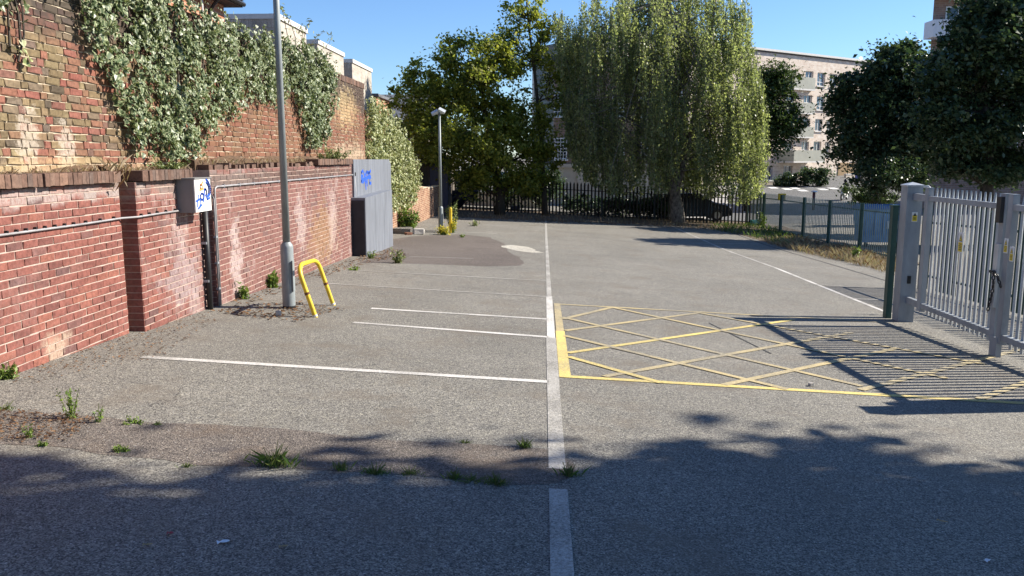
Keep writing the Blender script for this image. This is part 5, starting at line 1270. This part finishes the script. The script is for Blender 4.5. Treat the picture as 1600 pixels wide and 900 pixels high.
def ivy(name, label, poly, X, dens, size, lmat, thick=.22, edge=.03, nvine=16, extra=None):
    xs_ = [p[0] for p in poly]; ys_ = [p[1] for p in poly]
    # sample on the wall plane, so density is even on the wall itself
    A = [onX(x, y, X) for x, y in poly]; Yr = (min(p[1] for p in A), max(p[1] for p in A)); Zr = (min(p[2] for p in A), max(p[2] for p in A))
    P2_ = [(p[1], p[2]) for p in A]; area = (Yr[1] - Yr[0]) * (Zr[1] - Zr[0]); n = int(area * dens)
    Y = rng.uniform(*Yr, n); Z = rng.uniform(*Zr, n); k = inpoly(Y + rng.normal(size=n) * edge * 2, Z + rng.normal(size=n) * edge * 2, P2_)
    # gaps
    gaps = np.sin(Y * 5.3 + 1.7 * np.sin(Z * 3.1)) * np.sin(Z * 6.1 + 1.3 * np.sin(Y * 2.3)) + .6 * np.sin(Y * 13 + Z * 4) * np.sin(Z * 15 - Y * 3)
    k &= (gaps + rng.normal(size=n) * .3) > -.5
    Y, Z, gaps = Y[k], Z[k], gaps[k]; n = len(Y)
    bulge = thick * (.12 + .88 * (1 + np.clip(gaps, -1, 1)) * .5)
    C = np.c_[X + .03 + bulge * rng.random(n) ** .6, Y, Z]
    V, UV = ivyleaf(C, size, np.array([.8, -.1, .45]), np.array([.1, 0, 1.]))
    cx = float(np.mean(Y)); t = thing(name, (X, cx, float(Z.min())), label, 'ivy')
    npmesh('leaves', V, 4, lmat, t, UV)
    mb = MB()
    for i in range(nvine):
        j = random.randrange(n); y, z = Y[j], Z[j]; pts_ = []
        for s_ in range(6): pts_.append((X + .02 + .02 * random.random(), y + random.gauss(0, .05), min(z + .25 * s_, (UZ1 if X == XU else z + .3))))
        vine_mesh(mb, pts_, .012)
    mb.build('stems', m_bark, t, fix=False)['kind'] = 'stuff'; return t
XI = XU
ivy('ivy', 'broad curtain of variegated ivy hanging down the old wall beside the lamp post',
    [(108, -50), (113, 0), (127, 67), (158, 108), (172, 160), (190, 205), (205, 232), (225, 240), (250, 250), (285, 246), (310, 232), (322, 200), (338, 183), (362, 178), (367, 150), (385, 150), (400, 158), (420, 160), (442, 142), (440, 66), (410, 58), (380, 44), (350, 34), (300, 12), (270, -8), (240, -50)], XI, 1450, .058, lm_ivy, .19, .035, 60)
ivy('ivy', 'narrow tongue of variegated ivy hanging beyond the lamp post',
    [(440, 68), (443, 145), (452, 140), (462, 172), (472, 207), (473, 232), (488, 232), (500, 219), (510, 175), (514, 140), (521, 124), (505, 98), (480, 74)], XI, 1300, .068, lm_ivy, .24, .04, 24)
ivy('ivy', 'small tuft of ivy at the near top of the old wall', [(-30, -40), (28, -40), (26, 14), (16, 32), (4, 30), (-30, 60)], XI, 800, .065, lm_ivy, .14, .03, 4)
ivy('ivy', 'thin pale ivy strand hanging between the ivy tuft and the broad ivy curtain', [(62, -30), (90, -30), (86, 12), (80, 34), (70, 36), (66, 12)], XI, 170, .08, lm_ivyp, .08, .02, 3)
ivy('ivy', 'thin straggling pale ivy strand on the old bricks below the small ivy tuft', [(0, 45), (14, 52), (26, 70), (38, 98), (30, 102), (18, 84), (4, 66)], XI, 140, .075, lm_ivyp, .07, .02, 3)
ivy('ivy', 'pale dense ivy covering the sloping boundary wall beside the grey cabinet',
    [(566, 150), (585, 168), (604, 186), (620, 212), (632, 235), (640, 262), (644, 290), (636, 318), (628, 322), (622, 300), (612, 330), (600, 325), (566, 320)], XF, 1000, .075, lm_ivyp, .45, .06, 18)
# a few trailing strands on the cabinet top
# buddleia twigs rising from the wall top
t = thing('wall_top_shrub', onX(470, 95, XI), 'spindly shrub with bare arching twigs growing out of the old wall top', 'shrub')
mb = MB(); LV = []
for pts_ in ([(452, 100), (450, 60), (442, 20), (438, 8)], [(460, 100), (462, 60), (452, 30), (444, 22)], [(470, 95), (474, 62), (480, 40), (487, 30)], [(480, 95), (486, 70), (496, 55), (508, 50)], [(490, 100), (500, 80), (514, 68), (519, 56)], [(495, 105), (505, 88), (518, 84)], [(455, 100), (468, 75), (474, 50), (470, 40)]):
    P = [onX(x, y, XI - .1 + random.uniform(-.15, .15)) for x, y in pts_]; mb.tube(P, list(np.linspace(.009, .003, len(P))), 4, False)
    for a, c in zip(P[:-1], P[1:]):
        for k in range(9): LV.append(a + (c - a) * random.random() + rng.normal(size=3) * .04)
mb.build('twigs', m_bark, t, fix=False); npmesh('leaves', leaves(np.array(LV), .085, None, .3, .35), 4, lm_ivyp, t)

# ================================================================== WEEDS, GRASS, LITTER
lm_gras = leafmat('dry_grass_blade', [(0, (.17, .085, .05)), (.3, (.26, .18, .11)), (.6, (.36, .285, .19)), (.9, (.44, .37, .26)), (1, (.16, .19, .07))], .25, .8)
lm_grn = leafmat('green_grass_blade', [(0, (.05, .10, .02)), (.6, (.10, .17, .03)), (1, (.22, .25, .07))], .3, .6)
lm_brown = leafmat('dead_leaf', [(0, (.06, .032, .018)), (.5, (.15, .075, .035)), (1, (.27, .16, .08))], .1, .9)
lm_yfl = leafmat('yellow_flower', [(0, (.40, .36, .04)), (1, (.62, .52, .06))], .3, .7)
def blades(B, h, wd, lean=.35):
    n = len(B); hh = (np.asarray(h) * (1 + .35 * rng.normal(size=n)).clip(.35, 1.9))[:, None]
    az = rng.uniform(0, 2 * math.pi, n); u = np.c_[np.cos(az), np.sin(az), np.zeros(n)] * wd / 2
    az2 = rng.uniform(0, 2 * math.pi, n); l = np.c_[np.cos(az2), np.sin(az2), np.zeros(n)] * lean * hh * rng.random((n, 1))
    Z = np.array([0, 0, 1.]); mid_ = B + Z * hh * .55 + l * .35; tip = B + Z * hh * .95 + l
    return np.stack([B - u, B + u, mid_ + u * .7, tip, ], 1).reshape(-1, 3)
def inside(pix, n, Yj=0.):
    P = [gp(x, y) for x, y in pix]; q = [(p[0], p[1]) for p in P]; X_ = [p[0] for p in P]; Y_ = [p[1] for p in P]; out = []
    x = rng.uniform(min(X_), max(X_), n * 4); y = rng.uniform(min(Y_), max(Y_), n * 4); k = inpoly(x, y, q); x, y = x[k][:n], y[k][:n]
    return np.c_[x, y, [G(a, b) for a, b in zip(x, y)]]
B = inside([(1190, 374), (1240, 374), (1300, 385), (1400, 405), (1403, 432), (1330, 412), (1290, 404), (1240, 392), (1200, 382)], 7000)
cl = np.array([[random.gauss(0, .12), random.gauss(0, .2), 0] for _ in range(len(B))])
o = npmesh('dry_grass', blades(B, .15 + .07 * np.sin(B[:, 1] * 2.1) * np.sin(B[:, 0] * 3 + B[:, 1]), .006, 1.0), 4, lm_gras); tag(o, 'tall dry straw coloured grass along the green railing', 'grass', kind='stuff')
B = inside([(1120, 352), (1180, 352), (1250, 372), (1230, 388), (1160, 368), (1110, 360)], 1300)
o = npmesh('green_grass', blades(B, .2, .014, 1.0), 4, lm_grn); tag(o, 'green grass and weeds at the far corner of the railings', 'grass', kind='stuff')
B = inside([(700, 333), (1040, 340), (1150, 349), (1180, 366), (1090, 358), (950, 350), (820, 345), (690, 338)], 2600)
o = npmesh('back_verge_grass', blades(B, .14, .02), 4, lm_gras); tag(o, 'thin dry grass on the soil along the black fence', 'grass', kind='stuff')
def litter(name, label, pix, n, size):
    B = inside(pix, n); B[:, 2] += .006 + .02 * rng.random(len(B)); o = npmesh(name, leaves(B, size, np.array([0, 0, 1.]), .75, .55), 4, lm_brown)
    return tag(o, label, 'leaf litter', kind='stuff')
litter('leaf_litter', 'brown dead leaves around the foot of the tall lamp post', [(330, 487), (400, 476), (470, 472), (540, 485), (500, 492), (470, 503), (420, 500), (380, 495)], 420, .05)
litter('wall_foot_litter', 'dry brown leaves gathered along the foot of the red wall', [(352, 470), (440, 445), (540, 408), (612, 388), (640, 398), (560, 416), (470, 446), (370, 482)], 700, .055)
litter('near_litter', 'brown dirt and dead leaves on the near tarmac beside the wall', [(0, 596), (180, 530), (320, 487), (340, 500), (250, 560), (120, 585), (40, 605)], 480, .03)
litter('trench_litter', 'rusty brown leaf crumbs at the wall end of the trench patch', [(-40, 640), (60, 645), (150, 655), (110, 690), (0, 692), (-40, 690)], 700, .025)
litter('fence_litter', 'fallen leaves on the soil along the black fence', [(700, 335), (1040, 341), (1160, 352), (1200, 375), (1100, 358), (950, 351), (820, 346), (690, 339)], 2600, .09)
# ledge vegetation
Bl = []
for X, a, b_, z in ((X1, 4.5, YA, ZC + .13), (X2, YA, YB, ZC + .13), (X3, YB, YC, ZC + .2)):
    n = int((b_ - a) * 130); Bl.append(np.c_[X - .12 - rng.random(n) * (X - .12 - XU), rng.uniform(a, b_, n), np.full(n, z - .03)])
Bl = np.concatenate(Bl); o = npmesh('ledge_grass', blades(Bl, .06, .006, 1.2), 4, lm_gras); tag(o, 'dead straw grass growing on the ledge between the two brick walls', 'grass', kind='stuff')
Bm = np.c_[X1 - .05 + .12 * rng.random(90), rng.normal(YA - .05, .16, 90), ZC + .14 - .25 * rng.random(90) ** 2]
o = npmesh('hanging_grass', blades(Bm, .10, .004, 1.3), 4, lm_gras); tag(o, 'tangle of dead grass hanging over the wall step', 'grass', kind='stuff')
def plantlet(name, label, base, nst, h, spread, ls, lm, per=14, group=None, stem=None, flower=None, cat='weed'):
    base = np.array(base); t = thing(name, base, label, cat, group); mb = MB(); LV = []; DV = []; FL = []
    for i in range(nst):
        a = random.uniform(0, 6.28); s_ = spread * .8 * random.random() ** .7; hh = h * random.uniform(.35, .95)
        tip = base + np.array([math.cos(a) * s_, math.sin(a) * s_, hh]); b0_ = base + np.array([math.cos(a) * s_ * .25, math.sin(a) * s_ * .25, -.01]); m_ = (b0_ + tip) / 2 + np.array([-math.cos(a), -math.sin(a), .6]) * s_ * .15
        P = bez(b0_, m_, tip, 5); mb.tube(P, list(np.linspace(.004 + .003 * h, .002, 5)), 4, False)
        for k in range(per): LV.append(P[0] + (P[-1] - P[0]) * random.uniform(.1, 1) + rng.normal(size=3) * ls * .35)
        if flower: FL += [P[-1] + rng.normal(size=3) * np.array([.05, .05, .08]) for _ in range(14)]
    mb.build('stems', stem or m_stem, t, fix=False); LV = np.array(LV); LV[:, 2] = np.maximum(LV[:, 2], base[2] + .004); nb_ = 6 * nst if lm is lm_grn else 0
    if nb_:
        bb_ = base + np.c_[rng.normal(size=nb_) * spread * .45, rng.normal(size=nb_) * spread * .2, np.zeros(nb_)]; npmesh('leaves', blades(bb_, h * .45, .003, 1.3), 4, lm, t)
    else: npmesh('leaves', leaves(LV, ls, np.array([0, -.2, 1.]), .35, .42), 4, lm, t)
    if flower: npmesh('flower_heads', leaves(np.array(FL), ls * .8, None, .3, .8), 4, flower, t, kind='stuff')
    return t
W_ = lambda n, l, px_, py_, ns, h, sp, ls=.05, lm=lm_weed, **k: plantlet(n, l, gp(px_, py_), ns, h, sp, ls, lm, **k)
W_('weed', 'leafy green weed against the foot of the near red wall', 14, 592, 14, .13, .11, .04)
W_('weed', 'upright green weed, taller of the pair at the trench edge', 112, 654, 9, .24, .11, .03)
W_('weed', 'upright green weed, slimmer of the pair at the trench edge', 154, 660, 4, .18, .05, .026)
W_('weed', 'tiny yellow green weed beside the slim upright weed', 208, 662, 9, .045, .12, .022)
W_('weed', 'yellowish weed on the rusty end of the trench patch', 45, 684, 5, .12, .05, .024)
W_('weed', 'small flat green weed on the trench patch', 190, 706, 7, .04, .07, .026)
W_('weed', 'flat green tuft at the rusty end of the trench patch', 66, 697, 6, .035, .05, .022)
W_('weed', 'largest grassy clump in the lower crack of the trench patch', 428, 728, 26, .15, .15, .028, lm_grn)
CW = (((532, 735, 6, .12, .06), 'thin weed in the lower trench crack, between the grassy clump and the round tuft'), ((586, 740, 16, .10, .09), 'round dark green tuft in the lower trench crack'), ((640, 741, 10, .06, .09), 'flat small tuft right after the round tuft in the trench crack'),
      ((710, 748, 9, .10, .06), 'upright sprig at the start of the long creeping weed'), ((738, 751, 14, .05, .15), 'long flat creeping weed in the lower trench crack'), ((775, 756, 14, .09, .10), 'weed at the end of the creeping row in the trench crack'),
      ((820, 700, 7, .13, .05), 'thin weed in the upper trench edge near the centre line'), ((726, 692, 6, .04, .05), 'tiny yellow green weed alone in the upper trench edge'), ((889, 744, 12, .13, .06), 'green tuft touching the gap in the white centre line'),
      ((292, 729, 6, .04, .05), 'tiny sprout in the lower trench crack, before the largest grassy clump'), ((8, 640, 6, .08, .08), 'green weed where the trench patch meets the wall side'), ((246, 664, 5, .04, .04), 'tiny sprout in the upper trench edge after the upright pair'))
for (x, y, ns, h, sp), lab in CW: W_('crack_weed', lab, x, y, ns + 4, h * .75, sp * 1.1, .026, lm_grn, group='weeds in the trench crack')
W_('weed', 'bright green bushy weed at the wall behind the tall lamp post', 424, 449, 24, .30, .20, .08)
W_('weed', 'small green weed at the wall between conduit and bushy weed', 381, 467, 14, .24, .10, .06)
W_('weed', 'grey green weed in front of the grey cabinet', 622, 411, 18, .34, .22, .06, lm_ivyp)
W_('weed', 'small weed at the corner of the grey cabinet', 580, 404, 9, .22, .12, .05)
W_('weed', 'low green weed by the end of a faint bay line', 553, 422, 8, .08, .14, .05)
W_('bramble_clump', 'tall tangled green clump below the ivy behind the grey cabinet', 637, 362, 50, .95, .55, .12, lm_weed, per=22, cat='shrub')
W_('weed', 'tall wispy grey green weed behind the yellow plant stake', 706, 362, 16, 1.25, .28, .09, lm_ivyp, per=34)
W_('yellow_flower_clump', 'low clump of yellow flowers at the foot of the twin floodlight post', 692, 367, 26, .22, .24, .06, lm_weed, flower=lm_yfl, cat='flowers')
W_('yellow_flower_clump', 'upright yellow flower clump around the yellow stake', 707, 364, 14, .38, .16, .06, lm_weed, flower=lm_yfl, cat='flowers')
q = gp(704, 364); t = thing('yellow_stake', q, 'yellow marker stake standing in the weeds beside the far lamp post', 'stake'); MB().tube([q - [0, 0, .05], q + [0.01, 0, .85]], .05, 8).build('stake_shaft', m_yelp, t); MB().tube([q + [.01, 0, .85], q + [.01, 0, .90]], [.052, .02], 8).build('stake_tip', m_yelp, t)
W_('weed', 'pale dry weed on the tarmac near the plastic sheet', 742, 353, 10, .25, .35, .08, lm_ivyp)
W_('weed', 'small weed on the edge of the dark repair patch', 722, 371, 6, .12, .14, .06)
W_('tall_weed', 'single tall thin weed at the foot of the gate post', 1387, 492, 3, .62, .07, .04, lm_weed, per=26)
W_('weed', 'bushy green weed growing through the dry grass by the railing', 1336, 408, 16, .5, .22, .09)
W_('weed', 'green weed at the base of the railing beyond the dry grass', 1190, 358, 22, .9, .35, .11)
p = onX(518, 252, X3 - .12); plantlet('ledge_weed', 'yellow green weed clump on the ledge by the end of the red wall', (X3 - .15, p[1], ZC + .2), 40, .28, .75, .06, lm_ivyp, per=16)
p = onX(270, 262, X2 - .1); plantlet('ledge_weed', 'creeping yellow green weed on the coping below the broad ivy', (X2 - .12, p[1], ZC + .13), 26, .09, .5, .05, lm_ivyp, per=12)
# rubble by the cabinet
m_conc = plain('broken_concrete', (.42, .39, .35), .95, var=.3, scale=9, bs=.4)
def chunk(name, label, c, d, mat, cat='rubble', rz=0.):
    mb = MB(); bm = bmesh.new(); bmesh.ops.create_cube(bm, size=1); bmesh.ops.bevel(bm, geom=bm.edges[:], offset=.12, segments=1, affect='EDGES')
    for v in bm.verts: v.co = Vector((v.co.x * d[0], v.co.y * d[1], v.co.z * d[2])) + Vector(rng.normal(size=3) * .08 * min(d))
    me_ = bpy.data.meshes.new(name); bm.to_mesh(me_); bm.free(); me_.materials.append(mat); o = bpy.data.objects.new(name, me_); COL.objects.link(o); o.location = (c[0], c[1], c[2] + d[2] * .45); o.rotation_euler = (0, 0, rz)
    return tag(o, label, cat)
chunk('concrete_lump', 'pale broken concrete block lying before the bramble clump', gp(653, 366), (.42, .3, .2), m_conc, rz=.4)
chunk('concrete_lump', 'dark flat concrete lump between the cabinet and the bramble clump', gp(628, 365), (.7, .5, .22), m_patch, rz=.2)
chunk('concrete_lump', 'small pale stone against the back of the grey cabinet', gp(619, 361), (.35, .3, .16), m_conc, rz=.9)
chunk('loose_brick', 'loose orange brick beside the pale broken concrete block', gp(638, 367), (.24, .13, .1), m_orange, 'brick', .7)
chunk('white_stone', 'small white stone at the foot of the tall lamp post', gp(435, 494), (.07, .06, .08), m_conc, 'stone', .5)
m_paper = plain('white_paper', (.72, .74, .78), .8, var=.08)
def scrap(name, label, px_, py_, L, Wd, mat, cat, rz):
    q = gp(px_, py_); mb = MB(); c, s_ = math.cos(rz), math.sin(rz)
    for i in range(5):
        for j in range(3):
            u, v = (i / 4 - .5) * L, (j / 2 - .5) * Wd; x, y = q[0] + u * c - v * s_, q[1] + u * s_ + v * c
            mb.v.append((x, y, G(x, y) + .006 + .010 * abs(math.sin(i * 1.9 + j * 2.3))))
    mb.f = [(j + i * 3, j + 1 + i * 3, j + 4 + i * 3, j + 3 + i * 3) for i in range(4) for j in range(2)]
    o = mb.build(name, mat); o.modifiers.new('thick', 'SOLIDIFY').thickness = .002; return tag(o, label, cat)
scrap('paper_scrap', 'crumpled white paper scrap on the shaded tarmac', 349, 849, .06, .025, m_paper, 'litter', .5)
scrap('red_wrapper', 'tiny dark red wrapper on the shaded tarmac', 266, 836, .03, .02, plain('red_wrap', (.30, .04, .05), .6), 'litter', .2)
scrap('twig_scrap', 'short pale yellow twig scrap on the shaded tarmac by the paper scrap', 443, 856, .045, .010, m_dry, 'litter', .4)
scrap('paper_scrap', 'thin folded paper strip on the shaded tarmac beside the red wrapper', 231, 854, .045, .010, m_dry, 'litter', .3)
scrap('paper_scrap', 'small white curl of paper right of the centre line', 1542, 878, .04, .02, m_paper, 'litter', .7)
scrap('twig_scrap', 'pale straw twig right of the centre line', 1472, 817, .06, .006, m_dry, 'litter', -.6)
chunk('white_pebble', 'single white pebble inside the yellow hatched box', gp(1267, 603), (.045, .04, .035), m_conc, 'stone', .5)
q = gp(1178, 353); chunk('green_bag', 'small teal plastic bag lying at the green railing corner', q, (.5, .35, .32), plain('teal_plastic', (.05, .26, .27), .4), 'bag')
